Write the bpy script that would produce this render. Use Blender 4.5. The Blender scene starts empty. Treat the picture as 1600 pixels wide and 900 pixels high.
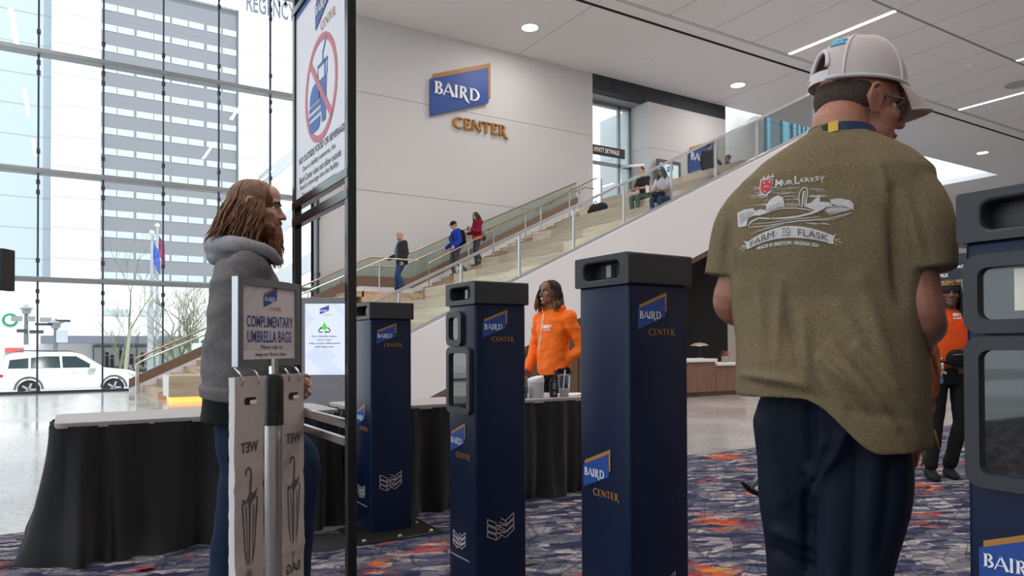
import bpy, bmesh, math, random
from mathutils import Vector as V, Matrix, noise
from mathutils.bvhtree import BVHTree
random.seed(7)
S = bpy.context.scene
COL = S.collection
PI = math.pi

# ------------------------------------------------------------------ camera, light, exposure
F_PX, YAW, PITCH, ROLL, CY, CAM_H = 1118.0, math.radians(31.80), math.radians(.764), math.radians(-.226), 526.6, 1.10
_F = V((math.sin(YAW), math.cos(YAW), 0)); _R = V((math.cos(YAW), -math.sin(YAW), 0)); _U = V((0, 0, 1))
CF = _F*math.cos(PITCH) + _U*math.sin(PITCH); _U2 = _U*math.cos(PITCH) - _F*math.sin(PITCH)
CR = _R*math.cos(ROLL) + _U2*math.sin(ROLL); CU = _U2*math.cos(ROLL) - _R*math.sin(ROLL)
CAM = V((0, 0, CAM_H))
cam = bpy.data.cameras.new('camera'); camo = bpy.data.objects.new('camera', cam); COL.objects.link(camo)
camo.matrix_world = Matrix(((CR.x, CU.x, -CF.x, 0), (CR.y, CU.y, -CF.y, 0), (CR.z, CU.z, -CF.z, CAM_H), (0, 0, 0, 1)))
cam.sensor_fit = 'HORIZONTAL'; cam.sensor_width = 36; cam.lens = F_PX/1600*36; cam.shift_y = (CY-450)/1600
cam.clip_start = .05; cam.clip_end = 600
S.camera = camo
S.view_settings.view_transform = 'Standard'; S.view_settings.look = 'None'; S.view_settings.gamma = 1
S.view_settings.use_curve_mapping = False
S.view_settings.exposure = 0.0

wd = bpy.data.worlds.new('world'); S.world = wd; wd.use_nodes = True
bg = wd.node_tree.nodes['Background']; bg.inputs[0].default_value = (.86, .94, 1, 1); bg.inputs[1].default_value = 2.0
sun = bpy.data.lights.new('sun', 'SUN'); sun.energy = 3.2; sun.angle = .01; sun.color = (1, .96, .9)
suno = bpy.data.objects.new('sun', sun); COL.objects.link(suno)
suno.rotation_euler = (V((-.25, .62, -.75))).to_track_quat('-Z', 'Y').to_euler()
LED_W, DOWN_W = 165, 70

def area_lamp(loc, sx, sy, power, color, name='lamp'):
    l = bpy.data.lights.new(name, 'AREA'); l.shape = 'RECTANGLE'; l.size = sx; l.size_y = sy; l.energy = power; l.color = color
    o = bpy.data.objects.new(name, l); COL.objects.link(o); o.location = loc
    return o

# ------------------------------------------------------------------ pixel -> place
def ray(px, py): return CF + CR*((px-800)/F_PX) - CU*((py-CY)/F_PX)
def hit(px, py, ax, val):
    d = ray(px, py); return CAM + d*((val-CAM[ax])/d[ax])
def deep(px, py, Z): return CAM + ray(px, py)*Z

# ------------------------------------------------------------------ materials
def mat(name, col=(.5, .5, .5), rough=.6, metal=0, spec=.5, emit=None, estr=1, alpha=1, bump=0, bscale=200, var=0, vscale=20, sheen=0, coat=0, sss=0):
    m = bpy.data.materials.new(name); m.use_nodes = True; nt = m.node_tree; b = nt.nodes['Principled BSDF']
    b.inputs['Base Color'].default_value = (*col, 1); b.inputs['Roughness'].default_value = rough; b.inputs['Metallic'].default_value = metal
    b.inputs['Specular IOR Level'].default_value = spec
    if sheen: b.inputs['Sheen Weight'].default_value = sheen
    if coat: b.inputs['Coat Weight'].default_value = coat; b.inputs['Coat Roughness'].default_value = .1
    if sss: b.inputs['Subsurface Weight'].default_value = sss; b.inputs['Subsurface Radius'].default_value = (.01, .004, .002)
    if emit: b.inputs['Emission Color'].default_value = (*emit, 1); b.inputs['Emission Strength'].default_value = estr
    if alpha < 1: b.inputs['Alpha'].default_value = alpha
    if bump or var:
        tc = nt.nodes.new('ShaderNodeTexCoord')
    if var:
        n = nt.nodes.new('ShaderNodeTexNoise'); n.inputs['Scale'].default_value = vscale; n.inputs['Detail'].default_value = 5
        nt.links.new(tc.outputs['Object'], n.inputs['Vector'])
        r = nt.nodes.new('ShaderNodeMapRange'); r.inputs[1].default_value = .3; r.inputs[2].default_value = .7
        r.inputs[3].default_value = 1-var; r.inputs[4].default_value = 1+var; nt.links.new(n.outputs['Fac'], r.inputs[0])
        mx = nt.nodes.new('ShaderNodeVectorMath'); mx.operation = 'SCALE'; mx.inputs[0].default_value = col
        nt.links.new(r.outputs[0], mx.inputs['Scale']); nt.links.new(mx.outputs[0], b.inputs['Base Color'])
    if bump:
        n2 = nt.nodes.new('ShaderNodeTexNoise'); n2.inputs['Scale'].default_value = bscale; n2.inputs['Detail'].default_value = 3
        nt.links.new(tc.outputs['Object'], n2.inputs['Vector'])
        bp = nt.nodes.new('ShaderNodeBump'); bp.inputs['Strength'].default_value = bump; bp.inputs['Distance'].default_value = .002
        nt.links.new(n2.outputs['Fac'], bp.inputs['Height']); nt.links.new(bp.outputs[0], b.inputs['Normal'])
    return m

def glass(name, tint, refl=.06, rough=.0):
    m = bpy.data.materials.new(name); m.use_nodes = True; nt = m.node_tree; nt.nodes.clear()
    o = nt.nodes.new('ShaderNodeOutputMaterial'); mx = nt.nodes.new('ShaderNodeMixShader')
    t = nt.nodes.new('ShaderNodeBsdfTransparent'); t.inputs[0].default_value = (*tint, 1)
    g = nt.nodes.new('ShaderNodeBsdfGlossy'); g.inputs['Roughness'].default_value = rough
    lw = nt.nodes.new('ShaderNodeLayerWeight'); lw.inputs[0].default_value = .25
    mr = nt.nodes.new('ShaderNodeMapRange'); mr.inputs[3].default_value = refl; mr.inputs[4].default_value = .6
    nt.links.new(lw.outputs['Fresnel'], mr.inputs[0]); mr.inputs[1].default_value = .05
    nt.links.new(mr.outputs[0], mx.inputs[0]); nt.links.new(t.outputs[0], mx.inputs[1]); nt.links.new(g.outputs[0], mx.inputs[2])
    nt.links.new(mx.outputs[0], o.inputs[0])
    return m

def nodes_of(name, rough=.6):
    m = bpy.data.materials.new(name); m.use_nodes = True; nt = m.node_tree; b = nt.nodes['Principled BSDF']
    b.inputs['Roughness'].default_value = rough
    tc = nt.nodes.new('ShaderNodeTexCoord')
    def N(t, **k):
        n = nt.nodes.new(t)
        for a, v in k.items():
            if a.startswith('i_'): n.inputs[a[2:].replace('_', ' ')].default_value = v
            elif a[0] == 'n' and a[1:].isdigit(): n.inputs[int(a[1:])].default_value = v
            else: setattr(n, a, v)
        return n
    return m, nt, b, tc, N, nt.links.new

def ramp(N, L, src, stops, interp='LINEAR'):
    r = N('ShaderNodeValToRGB'); r.color_ramp.interpolation = interp
    e = r.color_ramp.elements
    while len(e) > 1: e.remove(e[-1])
    for i, (p, c) in enumerate(stops):
        q = e[0] if i == 0 else e.new(p)
        q.position = p; q.color = (*c, 1) if len(c) == 3 else c
    L(src, r.inputs[0]); return r

def carpet_mat():
    m, nt, b, tc, N, L = nodes_of('carpet_pattern', .95)
    b.inputs['Specular IOR Level'].default_value = .1
    def warp(scale, sx, sy, rot, amt=.0):
        mp = N('ShaderNodeMapping'); mp.inputs['Scale'].default_value = (sx, sy, 1); mp.inputs['Rotation'].default_value = (0, 0, rot)
        L(tc.outputs['Object'], mp.inputs[0]); return mp.outputs[0]
    # broad shards of grey, navy and beige
    nz = N('ShaderNodeTexNoise', n2=6.0); L(warp(1, 1, 1, 0), nz.inputs['Vector']); nz.inputs['Scale'].default_value = 5; nz.inputs['Detail'].default_value = 6; nz.inputs['Roughness'].default_value = .7
    add = N('ShaderNodeVectorMath', operation='MULTIPLY_ADD'); L(nz.outputs['Color'], add.inputs[0]); add.inputs[1].default_value = (.16, .16, 0)
    L(tc.outputs['Object'], add.inputs[2])
    def stretched(sx, sy, rot):
        mp = N('ShaderNodeMapping'); mp.inputs['Rotation'].default_value = (0, 0, rot); L(add.outputs[0], mp.inputs[0])
        m2 = N('ShaderNodeMapping'); m2.inputs['Scale'].default_value = (sx, sy, 1); L(mp.outputs[0], m2.inputs[0]); return m2.outputs[0]
    v1 = N('ShaderNodeTexVoronoi'); L(stretched(7, 21, .35), v1.inputs['Vector']); v1.inputs['Scale'].default_value = 1
    sep = N('ShaderNodeSeparateColor'); L(v1.outputs['Color'], sep.inputs[0])
    r1 = ramp(N, L, sep.outputs[0], [(0, (.022, .025, .06)), (.24, (.05, .055, .10)), (.38, (.11, .11, .15)), (.58, (.18, .17, .19)), (.74, (.32, .29, .29)), (.88, (.46, .41, .39))], 'CONSTANT')
    n3 = N('ShaderNodeTexNoise'); L(stretched(14, 60, .6), n3.inputs['Vector']); n3.inputs['Scale'].default_value = 1; n3.inputs['Detail'].default_value = 4
    r3 = ramp(N, L, n3.outputs['Fac'], [(.42, (0, 0, 0)), (.62, (1, 1, 1))])
    mx0 = N('ShaderNodeMix', data_type='RGBA', blend_type='MIX'); L(r3.outputs[0], mx0.inputs[0]); mx0.inputs[7].default_value = (.035, .04, .075, 1); L(r1.outputs[0], mx0.inputs[6])
    half = N('ShaderNodeMath', operation='MULTIPLY'); L(r3.outputs[0], half.inputs[0]); half.inputs[1].default_value = .6; L(half.outputs[0], mx0.inputs[0])
    # dark crossing lines
    def lines(rot, sc):
        mp = N('ShaderNodeMapping'); mp.inputs['Rotation'].default_value = (0, 0, rot); L(tc.outputs['Object'], mp.inputs[0])
        w = N('ShaderNodeTexVoronoi', feature='DISTANCE_TO_EDGE'); m2 = N('ShaderNodeMapping'); m2.inputs['Scale'].default_value = (sc, sc*3.2, 1); L(mp.outputs[0], m2.inputs[0]); L(m2.outputs[0], w.inputs['Vector']); w.inputs['Scale'].default_value = 1
        return ramp(N, L, w.outputs['Distance'], [(0, (1, 1, 1)), (.035, (0, 0, 0))]).outputs[0]
    l1 = lines(.9, 2.6); l2 = lines(-.6, 2.2)
    mxl = N('ShaderNodeMath', operation='MAXIMUM'); L(l1, mxl.inputs[0]); L(l2, mxl.inputs[1])
    dm = N('ShaderNodeMath', operation='MULTIPLY'); L(mxl.outputs[0], dm.inputs[0]); dm.inputs[1].default_value = .75
    mx1 = N('ShaderNodeMix', data_type='RGBA'); L(dm.outputs[0], mx1.inputs[0]); L(mx0.outputs[2], mx1.inputs[6]); mx1.inputs[7].default_value = (.018, .02, .045, 1)
    # orange and red clusters
    n4 = N('ShaderNodeTexNoise'); L(tc.outputs['Object'], n4.inputs['Vector']); n4.inputs['Scale'].default_value = 2.1; n4.inputs['Detail'].default_value = 2
    cl = ramp(N, L, n4.outputs['Fac'], [(.565, (0, 0, 0)), (.68, (1, 1, 1))])
    v2 = N('ShaderNodeTexVoronoi'); L(stretched(8, 22, .25), v2.inputs['Vector']); v2.inputs['Scale'].default_value = 1
    s2 = N('ShaderNodeSeparateColor'); L(v2.outputs['Color'], s2.inputs[0])
    on = ramp(N, L, s2.outputs[1], [(0, (0, 0, 0)), (.52, (1, 1, 1))], 'CONSTANT')
    mk = N('ShaderNodeMath', operation='MULTIPLY'); L(cl.outputs[0], mk.inputs[0]); L(on.outputs[0], mk.inputs[1])
    oc = ramp(N, L, s2.outputs[2], [(0, (.36, .05, .03)), (.35, (.55, .095, .025)), (.75, (.50, .22, .04)), (.9, (.18, .03, .035))], 'CONSTANT')
    mx2 = N('ShaderNodeMix', data_type='RGBA'); L(mk.outputs[0], mx2.inputs[0]); L(mx1.outputs[2], mx2.inputs[6]); L(oc.outputs[0], mx2.inputs[7])
    L(mx2.outputs[2], b.inputs['Base Color'])
    n5 = N('ShaderNodeTexNoise'); L(tc.outputs['Object'], n5.inputs['Vector']); n5.inputs['Scale'].default_value = 220
    bp = N('ShaderNodeBump'); bp.inputs['Strength'].default_value = .5; bp.inputs['Distance'].default_value = .004; L(n5.outputs['Fac'], bp.inputs['Height']); L(bp.outputs[0], b.inputs['Normal'])
    return m

def terrazzo_mat():
    m, nt, b, tc, N, L = nodes_of('terrazzo', .14)
    v = N('ShaderNodeTexVoronoi'); L(tc.outputs['Object'], v.inputs['Vector']); v.inputs['Scale'].default_value = 38
    s = N('ShaderNodeSeparateColor'); L(v.outputs['Color'], s.inputs[0])
    r = ramp(N, L, s.outputs[0], [(0, (.36, .33, .31)), (.3, (.47, .44, .42)), (.7, (.54, .52, .50)), (1, (.44, .40, .37))])
    n = N('ShaderNodeTexNoise'); L(tc.outputs['Object'], n.inputs['Vector']); n.inputs['Scale'].default_value = .7; n.inputs['Detail'].default_value = 4
    mr = N('ShaderNodeMapRange', n1=.3, n2=.7, n3=.88, n4=1.08); L(n.outputs['Fac'], mr.inputs[0])
    mx = N('ShaderNodeVectorMath', operation='SCALE'); L(r.outputs[0], mx.inputs[0]); L(mr.outputs[0], mx.inputs['Scale'])
    L(mx.outputs[0], b.inputs['Base Color'])
    mr2 = N('ShaderNodeMapRange', n1=.3, n2=.7, n3=.08, n4=.2); L(n.outputs['Fac'], mr2.inputs[0]); L(mr2.outputs[0], b.inputs['Roughness'])
    return m

def ceiling_mat():
    # smooth plaster; towards the hall (y < 16) planks joined along y every 1.89 m
    m, nt, b, tc, N, L = nodes_of('ceiling_panels', .9)
    sp = N('ShaderNodeSeparateXYZ'); L(tc.outputs['Object'], sp.inputs[0])
    def line(src, per, off, wid):
        a = N('ShaderNodeMath', operation='ADD'); L(src, a.inputs[0]); a.inputs[1].default_value = 1000*per-off+wid/2
        q = N('ShaderNodeMath', operation='MODULO'); L(a.outputs[0], q.inputs[0]); q.inputs[1].default_value = per
        c = N('ShaderNodeMath', operation='LESS_THAN'); L(q.outputs[0], c.inputs[0]); c.inputs[1].default_value = wid
        return c.outputs[0]
    a = line(sp.outputs[0], 1.893, 21.3, .03)
    lt = N('ShaderNodeMath', operation='LESS_THAN'); L(sp.outputs[1], lt.inputs[0]); lt.inputs[1].default_value = 16.0
    c = N('ShaderNodeMath', operation='MULTIPLY'); L(a, c.inputs[0]); L(lt.outputs[0], c.inputs[1])
    a2 = line(sp.outputs[0], 9.65, 22.9, .03)
    gt = N('ShaderNodeMath', operation='GREATER_THAN'); L(sp.outputs[1], gt.inputs[0]); gt.inputs[1].default_value = 16.0
    c2 = N('ShaderNodeMath', operation='MULTIPLY'); L(a2, c2.inputs[0]); L(gt.outputs[0], c2.inputs[1])
    d = N('ShaderNodeMath', operation='MAXIMUM'); L(c.outputs[0], d.inputs[0]); L(c2.outputs[0], d.inputs[1])
    mx = N('ShaderNodeMix', data_type='RGBA'); L(d.outputs[0], mx.inputs[0]); mx.inputs[6].default_value = (.82, .80, .82, 1); mx.inputs[7].default_value = (.42, .41, .43, 1)
    L(mx.outputs[2], b.inputs['Base Color'])
    return m

def wood_mat(name, c1, c2, axis=(1, 12, 12), plank=None, rough=.45, scale=2.0):
    m, nt, b, tc, N, L = nodes_of(name, rough)
    mp = N('ShaderNodeMapping'); mp.inputs['Scale'].default_value = axis; L(tc.outputs['Object'], mp.inputs[0])
    n = N('ShaderNodeTexNoise'); L(mp.outputs[0], n.inputs['Vector']); n.inputs['Scale'].default_value = scale; n.inputs['Detail'].default_value = 6
    r = ramp(N, L, n.outputs['Fac'], [(.3, c1), (.7, c2)])
    out = r.outputs[0]
    if plank:
        mp2 = N('ShaderNodeMapping'); mp2.inputs['Scale'].default_value = plank; L(tc.outputs['Object'], mp2.inputs[0])
        w = N('ShaderNodeTexVoronoi', distance='CHEBYCHEV'); w.inputs['Randomness'].default_value = .35; L(mp2.outputs[0], w.inputs['Vector']); w.inputs['Scale'].default_value = 1
        s = N('ShaderNodeSeparateColor'); L(w.outputs['Color'], s.inputs[0])
        mr = N('ShaderNodeMapRange', n3=.72, n4=1.2); L(s.outputs[0], mr.inputs[0])
        mx = N('ShaderNodeVectorMath', operation='SCALE'); L(out, mx.inputs[0]); L(mr.outputs[0], mx.inputs['Scale']); out = mx.outputs[0]
    L(out, b.inputs['Base Color'])
    return m

M = {}
M['wall'] = mat('wall_white', (.62, .62, .62), .85)
M['stringer'] = mat('stringer_white', (.80, .785, .80), .7)
M['ceil'] = ceiling_mat(); M['terrazzo'] = terrazzo_mat(); M['carpet'] = carpet_mat()
M['black'] = mat('matte_black', (.012, .012, .013), .7)
M['slot'] = mat('slot_black', (.004, .004, .005), .9)
M['fascia'] = mat('fascia_charcoal', (.035, .04, .05), .7)
M['steel'] = mat('brushed_steel', (.62, .60, .57), .32, 1)
M['bronze'] = mat('bronze_rail', (.48, .36, .26), .35, 1)
M['alu'] = mat('aluminium_frame', (.30, .32, .33), .45, .6)
M['alu_light'] = mat('aluminium_light', (.60, .62, .64), .35, .8)
M['mullion'] = mat('mullion_dark', (.05, .058, .08), .5, .3)
M['pane'] = glass('curtain_glass', (.93, .97, .98), .03)
M['guard'] = glass('guard_glass', (.95, .97, .955), .05)
M['guard_back'] = glass('guard_glass_green', (.86, .92, .88), .05)
M['oak'] = wood_mat('oak_plank', (.50, .42, .32), (.66, .57, .45), (6, .7, 6), (.9, .35, 2.2), .5)
M['oak_warm'] = wood_mat('oak_step', (.42, .29, .18), (.58, .44, .30), (6, .7, 6), (2, .7, 5), .5)
M['oak_bench'] = wood_mat('oak_bench', (.38, .30, .21), (.52, .43, .31), (.8, 6, 6), None, .5)
M['walnut'] = wood_mat('walnut_panel', (.13, .075, .05), (.19, .115, .078), (9, 9, .8), (.9, .9, .001), .5)
M['walnut_desk'] = wood_mat('walnut_desk', (.20, .105, .07), (.27, .15, .10), (14, 14, .8), None, .5)
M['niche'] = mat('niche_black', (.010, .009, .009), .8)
M['white'] = mat('white_paint', (.8, .8, .8), .5)
M['led'] = mat('led_diffuser', (1, 1, 1), .5, emit=(1, .93, .86), estr=7)
M['amber'] = mat('amber_strip', (1, .6, .25), .5, emit=(1, .36, .06), estr=1.8)
M['warm_strip'] = mat('warm_strip', (1, .8, .55), .5, emit=(1, .72, .38), estr=1.6)

# ------------------------------------------------------------------ geometry helpers
class MB:
    """collects shapes (world or local coordinates) and links them as ONE mesh object"""
    def __init__(s): s.v = []; s.f = []
    def add(s, vs, fs):
        o = len(s.v); s.v += [V(p) for p in vs]; s.f += [[i+o for i in f] for f in fs]; return s
    def box(s, lo, hi):
        (x0, y0, z0), (x1, y1, z1) = lo, hi
        return s.add([(x0, y0, z0), (x1, y0, z0), (x1, y1, z0), (x0, y1, z0), (x0, y0, z1), (x1, y0, z1), (x1, y1, z1), (x0, y1, z1)],
                     [(3, 2, 1, 0), (4, 5, 6, 7), (0, 1, 5, 4), (1, 2, 6, 5), (2, 3, 7, 6), (3, 0, 4, 7)])
    def obox(s, c, ax, ay, az, hx, hy, hz):
        c = V(c); ax = V(ax)*hx; ay = V(ay)*hy; az = V(az)*hz
        p = [c+ax*i+ay*j+az*k for k in (-1, 1) for i, j in ((-1, -1), (1, -1), (1, 1), (-1, 1))]
        return s.add(p, [(3, 2, 1, 0), (4, 5, 6, 7), (0, 1, 5, 4), (1, 2, 6, 5), (2, 3, 7, 6), (3, 0, 4, 7)])
    def prism(s, poly, d):
        n = len(poly); d = V(d); a = [V(p) for p in poly]
        return s.add(a+[p+d for p in a], [list(range(n))[::-1], list(range(n, 2*n))]+[(i, (i+1) % n, n+(i+1) % n, n+i) for i in range(n)])
    def rings(s, rs, cap=True):
        n = len(rs[0]); vs = [p for r in rs for p in r]; fs = []
        for i in range(len(rs)-1):
            for j in range(n):
                k = (j+1) % n; fs.append((i*n+j, i*n+k, (i+1)*n+k, (i+1)*n+j))
        if cap: fs += [list(range(n))[::-1], list(range((len(rs)-1)*n, len(rs)*n))]
        return s.add(vs, fs)
    def tube(s, pts, r, seg=8, cap=True):
        pts = [V(p) for p in pts]; rr = r if isinstance(r, (list, tuple)) else [r]*len(pts)
        rs = []; up = None
        for i, p in enumerate(pts):
            t = (pts[min(i+1, len(pts)-1)]-pts[max(i-1, 0)]).normalized()
            if up is None:
                up = V((0, 0, 1)) if abs(t.z) < .9 else V((1, 0, 0))
            a = t.cross(up).normalized(); b = a.cross(t).normalized(); up = b
            rs.append([p+(a*math.cos(2*PI*k/seg)+b*math.sin(2*PI*k/seg))*rr[i] for k in range(seg)])
        return s.rings(rs, cap)
    def limb(s, pts, r, seg=12, sub=5, flat=False):
        """smooth tapered limb with rounded ends through the points"""
        pts = [V(p) for p in pts]; n = len(pts); P = []; R = []
        for i in range(n-1):
            p0, p1, p2, p3 = pts[max(i-1, 0)], pts[i], pts[i+1], pts[min(i+2, n-1)]
            for k in range(sub):
                u = k/sub
                P.append(.5*((2*p1)+(p2-p0)*u+(2*p0-5*p1+4*p2-p3)*u*u+(3*p1-p0-3*p2+p3)*u**3))
                uu = u*u*(3-2*u); R.append(r[i]*(1-uu)+r[i+1]*uu)
        P.append(pts[-1]); R.append(r[-1])
        t0 = (P[1]-P[0]).normalized(); t1 = (P[-1]-P[-2]).normalized()
        A = [P[0]-t0*R[0]*c for c in (.98, .8, .45)]; AR = [R[0]*c for c in (.2, .6, .89)]
        B = [P[-1]+t1*R[-1]*c for c in (.45, .8, .98)]; BR = [R[-1]*c for c in (.89, .6, .2)]
        return s.tube(A+P+([] if flat else B), AR+R+([] if flat else BR), seg)
    def ball(s, c, r, axes=None, seg=14, rg=9):
        c = V(c); r = (r, r, r) if isinstance(r, (int, float)) else r
        ax = axes or (V((1, 0, 0)), V((0, 1, 0)), V((0, 0, 1)))
        rs = []
        for i in range(1, rg):
            a = PI*i/rg-PI/2
            rs.append([c+ax[0]*(r[0]*math.cos(a)*math.cos(2*PI*k/seg))+ax[1]*(r[1]*math.cos(a)*math.sin(2*PI*k/seg))+ax[2]*(r[2]*math.sin(a)) for k in range(seg)])
        o = len(s.v); s.rings(rs, False)
        s.v += [c-ax[2]*r[2], c+ax[2]*r[2]]; b = o+len(rs)*seg
        for k in range(seg):
            s.f.append([b, o+(k+1) % seg, o+k]); q = o+(len(rs)-1)*seg; s.f.append([b+1, q+k, q+(k+1) % seg])
        return s
    def lathe(s, c, prof, seg=24, axis=None):
        c = V(c)
        return s.rings([[c+V((r*math.cos(2*PI*k/seg), r*math.sin(2*PI*k/seg), z)) for k in range(seg)] for r, z in prof])
    def join(s, o):
        return s.add(o.v, o.f)
    def map(s, fn): s.v = [V(fn(p)) for p in s.v]; return s
    def mesh(s, name, m=None, off=None):
        me = bpy.data.meshes.new(name)
        me.from_pydata([tuple(p-off) for p in s.v] if off is not None else [tuple(p) for p in s.v], [], s.f)
        if m: me.materials.append(M[m] if isinstance(m, str) else m)
        me.validate(); me.update(); return me
    def build(s, name, m, parent=None, smooth=False, bevel=0, bseg=2, weld=False):
        """parent coordinates are taken off, so shapes are always given in world coordinates"""
        off = wloc(parent) if parent else V((0, 0, 0))
        me = s.mesh(name, m, off)
        bm = bmesh.new(); bm.from_mesh(me)
        if weld: bmesh.ops.remove_doubles(bm, verts=bm.verts, dist=1e-4)
        if bevel: bmesh.ops.bevel(bm, geom=[e for e in bm.edges if len(e.link_faces) == 2 and e.calc_face_angle(0) > .5], offset=bevel, segments=bseg, affect='EDGES', profile=.5, clamp_overlap=True)
        bmesh.ops.recalc_face_normals(bm, faces=bm.faces)
        bm.to_mesh(me); bm.free()
        if smooth:
            for p in me.polygons: p.use_smooth = True
            if smooth != 'all': me.set_sharp_from_angle(angle=math.radians(40))
        o = bpy.data.objects.new(name, me); COL.objects.link(o)
        if parent: o.parent = parent
        return o

def wloc(o):
    l = V((0, 0, 0))
    while o is not None: l += o.location; o = o.parent
    return l

def thing(name, label, cat, loc, group=None):
    o = bpy.data.objects.new(name, None); COL.objects.link(o); o.location = loc; o.empty_display_size = .1
    return tag(o, label, cat, group)
def tag(o, label, cat, group=None, kind=None):
    o['label'] = label; o['category'] = cat
    if group: o['group'] = group
    if kind: o['kind'] = kind
    return o
def struct(o, label=None):
    o['kind'] = 'structure'
    if label: o['label'] = label
    return o
def sempty(name, loc=(0, 0, 0), label=None):
    o = bpy.data.objects.new(name, None); COL.objects.link(o); o.location = loc; return struct(o, label)
def lab(o, l): o['label'] = l; return o

def dup(root, loc, label=None, group=None):
    r = root.copy(); COL.objects.link(r); r.location = loc
    if label: r['label'] = label
    if group: r['group'] = group
    for ch in list(root.children):
        c = ch.copy(); COL.objects.link(c); c.parent = r
        for g in ch.children:
            d = g.copy(); COL.objects.link(d); d.parent = c
    return r

# ------------------------------------------------------------------ lettering
def text_mesh(s, bold=0.0, align='CENTER', spacing=1.0, line=1.0):
    cu = bpy.data.curves.new('t', 'FONT'); cu.body = s; cu.align_x = align; cu.offset = bold; cu.space_character = spacing; cu.space_line = line
    cu.resolution_u = 3
    o = bpy.data.objects.new('t', cu); COL.objects.link(o)
    dg = bpy.context.evaluated_depsgraph_get(); dg.update()
    me = bpy.data.meshes.new_from_object(o.evaluated_get(dg))
    vs = [v.co.copy() for v in me.vertices]; fs = [list(p.vertices) for p in me.polygons]
    bpy.data.objects.remove(o); bpy.data.meshes.remove(me); bpy.data.curves.remove(cu)
    return vs, fs
def text_fit(mb, s, x0, y0, x1, y1, fn, bold=0.0, align='CENTER', line=1.0, keep=False):
    """fit the text's box to (x0,y0)-(x1,y1) in the plane that fn(x, y) maps into the world"""
    vs, fs = text_mesh(s, bold, align, line=line)
    ax = min(v.x for v in vs); bx = max(v.x for v in vs); ay = min(v.y for v in vs); by = max(v.y for v in vs)
    mb.add([fn(x0+(v.x-ax)/(bx-ax)*(x1-x0), y0+(v.y-ay)/(by-ay)*(y1-y0)) for v in vs], fs)
    return mb

def _stroke(pts, ws):
    L_, R_ = [], []
    for i, p in enumerate(pts):
        a = pts[max(i-1, 0)]; b = pts[min(i+1, len(pts)-1)]
        d = math.hypot(b[0]-a[0], b[1]-a[1]) or 1; nx, ny = -(b[1]-a[1])/d, (b[0]-a[0])/d
        w = ws[i]/2; L_.append((p[0]+nx*w, p[1]+ny*w)); R_.append((p[0]-nx*w, p[1]-ny*w))
    return [[L_[i], R_[i], R_[i+1], L_[i+1]] for i in range(len(pts)-1)]
def _arc(cx, cy, rx, ry, a0, a1, n, w0, w1):
    p = []; w = []
    for i in range(n+1):
        u = i/n; a = math.radians(a0+(a1-a0)*u); p.append((cx+rx*math.cos(a), cy+ry*math.sin(a))); w.append(w0+(w1-w0)*math.sin(PI*u))
    return _stroke(p, w)
_stem = lambda x, w=.17: _stroke([(x, 0), (x, .5), (x, 1)], [w*1.15, w*.92, w*1.15])
_ser = lambda x, y, w=.2: _stroke([(x-w*.75, y), (x+w*.6, y)], [.05, .06])
GL = {
 'B': (_stem(.19)+_ser(.19, .97)+_ser(.19, .03)+_arc(.26, .745, .26, .215, 90, -90, 9, .07, .16)+_arc(.26, .275, .33, .235, 90, -90, 9, .07, .17), .68),
 'A': (_stroke([(.04, 0), (.42, 1)], [.09, .08])+_stroke([(.38, 1), (.78, 0)], [.12, .21])+_stroke([(.16, .31), (.62, .31)], [.06, .06]), .84),
 'I': (_stem(.16), .34),
 'R': (_stem(.19)+_ser(.19, .97)+_ser(.19, .03)+_arc(.26, .73, .28, .23, 90, -90, 9, .07, .16)+_stroke([(.34, .5), (.5, .22), (.64, -.06), (.78, -.2), (.88, -.22)], [.12, .17, .17, .1, .03]), .80),
 'D': (_stem(.19)+_ser(.19, .97)+_ser(.19, .03)+_arc(.26, .5, .5, .46, 90, -90, 12, .08, .17), .86),
 'C': (_arc(.52, .5, .42, .46, 48, 312, 14, .09, .18), .86),
 'E': (_stem(.18)+_stroke([(.2, .955), (.55, .955)], [.08, .09])+_stroke([(.2, .52), (.5, .52)], [.06, .08])+_stroke([(.2, .045), (.6, .045)], [.08, .09])+_stroke([(.54, .97), (.54, .8)], [.06, .02])+_stroke([(.58, .03), (.58, .22)], [.06, .02]), .66),
 'N': (_stroke([(.14, 0), (.14, 1)], [.1, .09])+_stroke([(.12, .98), (.76, .02)], [.2, .2])+_stroke([(.74, 0), (.74, 1)], [.08, .1]), .90),
 'T': (_stem(.36)+_stroke([(.02, .95), (.7, .95)], [.09, .09])+_stroke([(.04, .97), (.04, .8)], [.06, .02])+_stroke([(.68, .97), (.68, .8)], [.06, .02]), .74),
}
def word(s):
    x = 0; out = []
    for c in s:
        g, a = GL[c]; out += [[(px+x, py) for px, py in q] for q in g]; x += a
    return out, x
def flat_word(mb, s, x0, y0, w, h, fn, depth=None):
    q, tw = word(s); tw -= .04
    for p in q:
        pts = [fn(x0+a/tw*w, y0+b*h) for a, b in p]
        if depth is None: mb.add(pts, [(0, 1, 2, 3)])
        else: mb.prism(pts, depth)
    return mb
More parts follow.
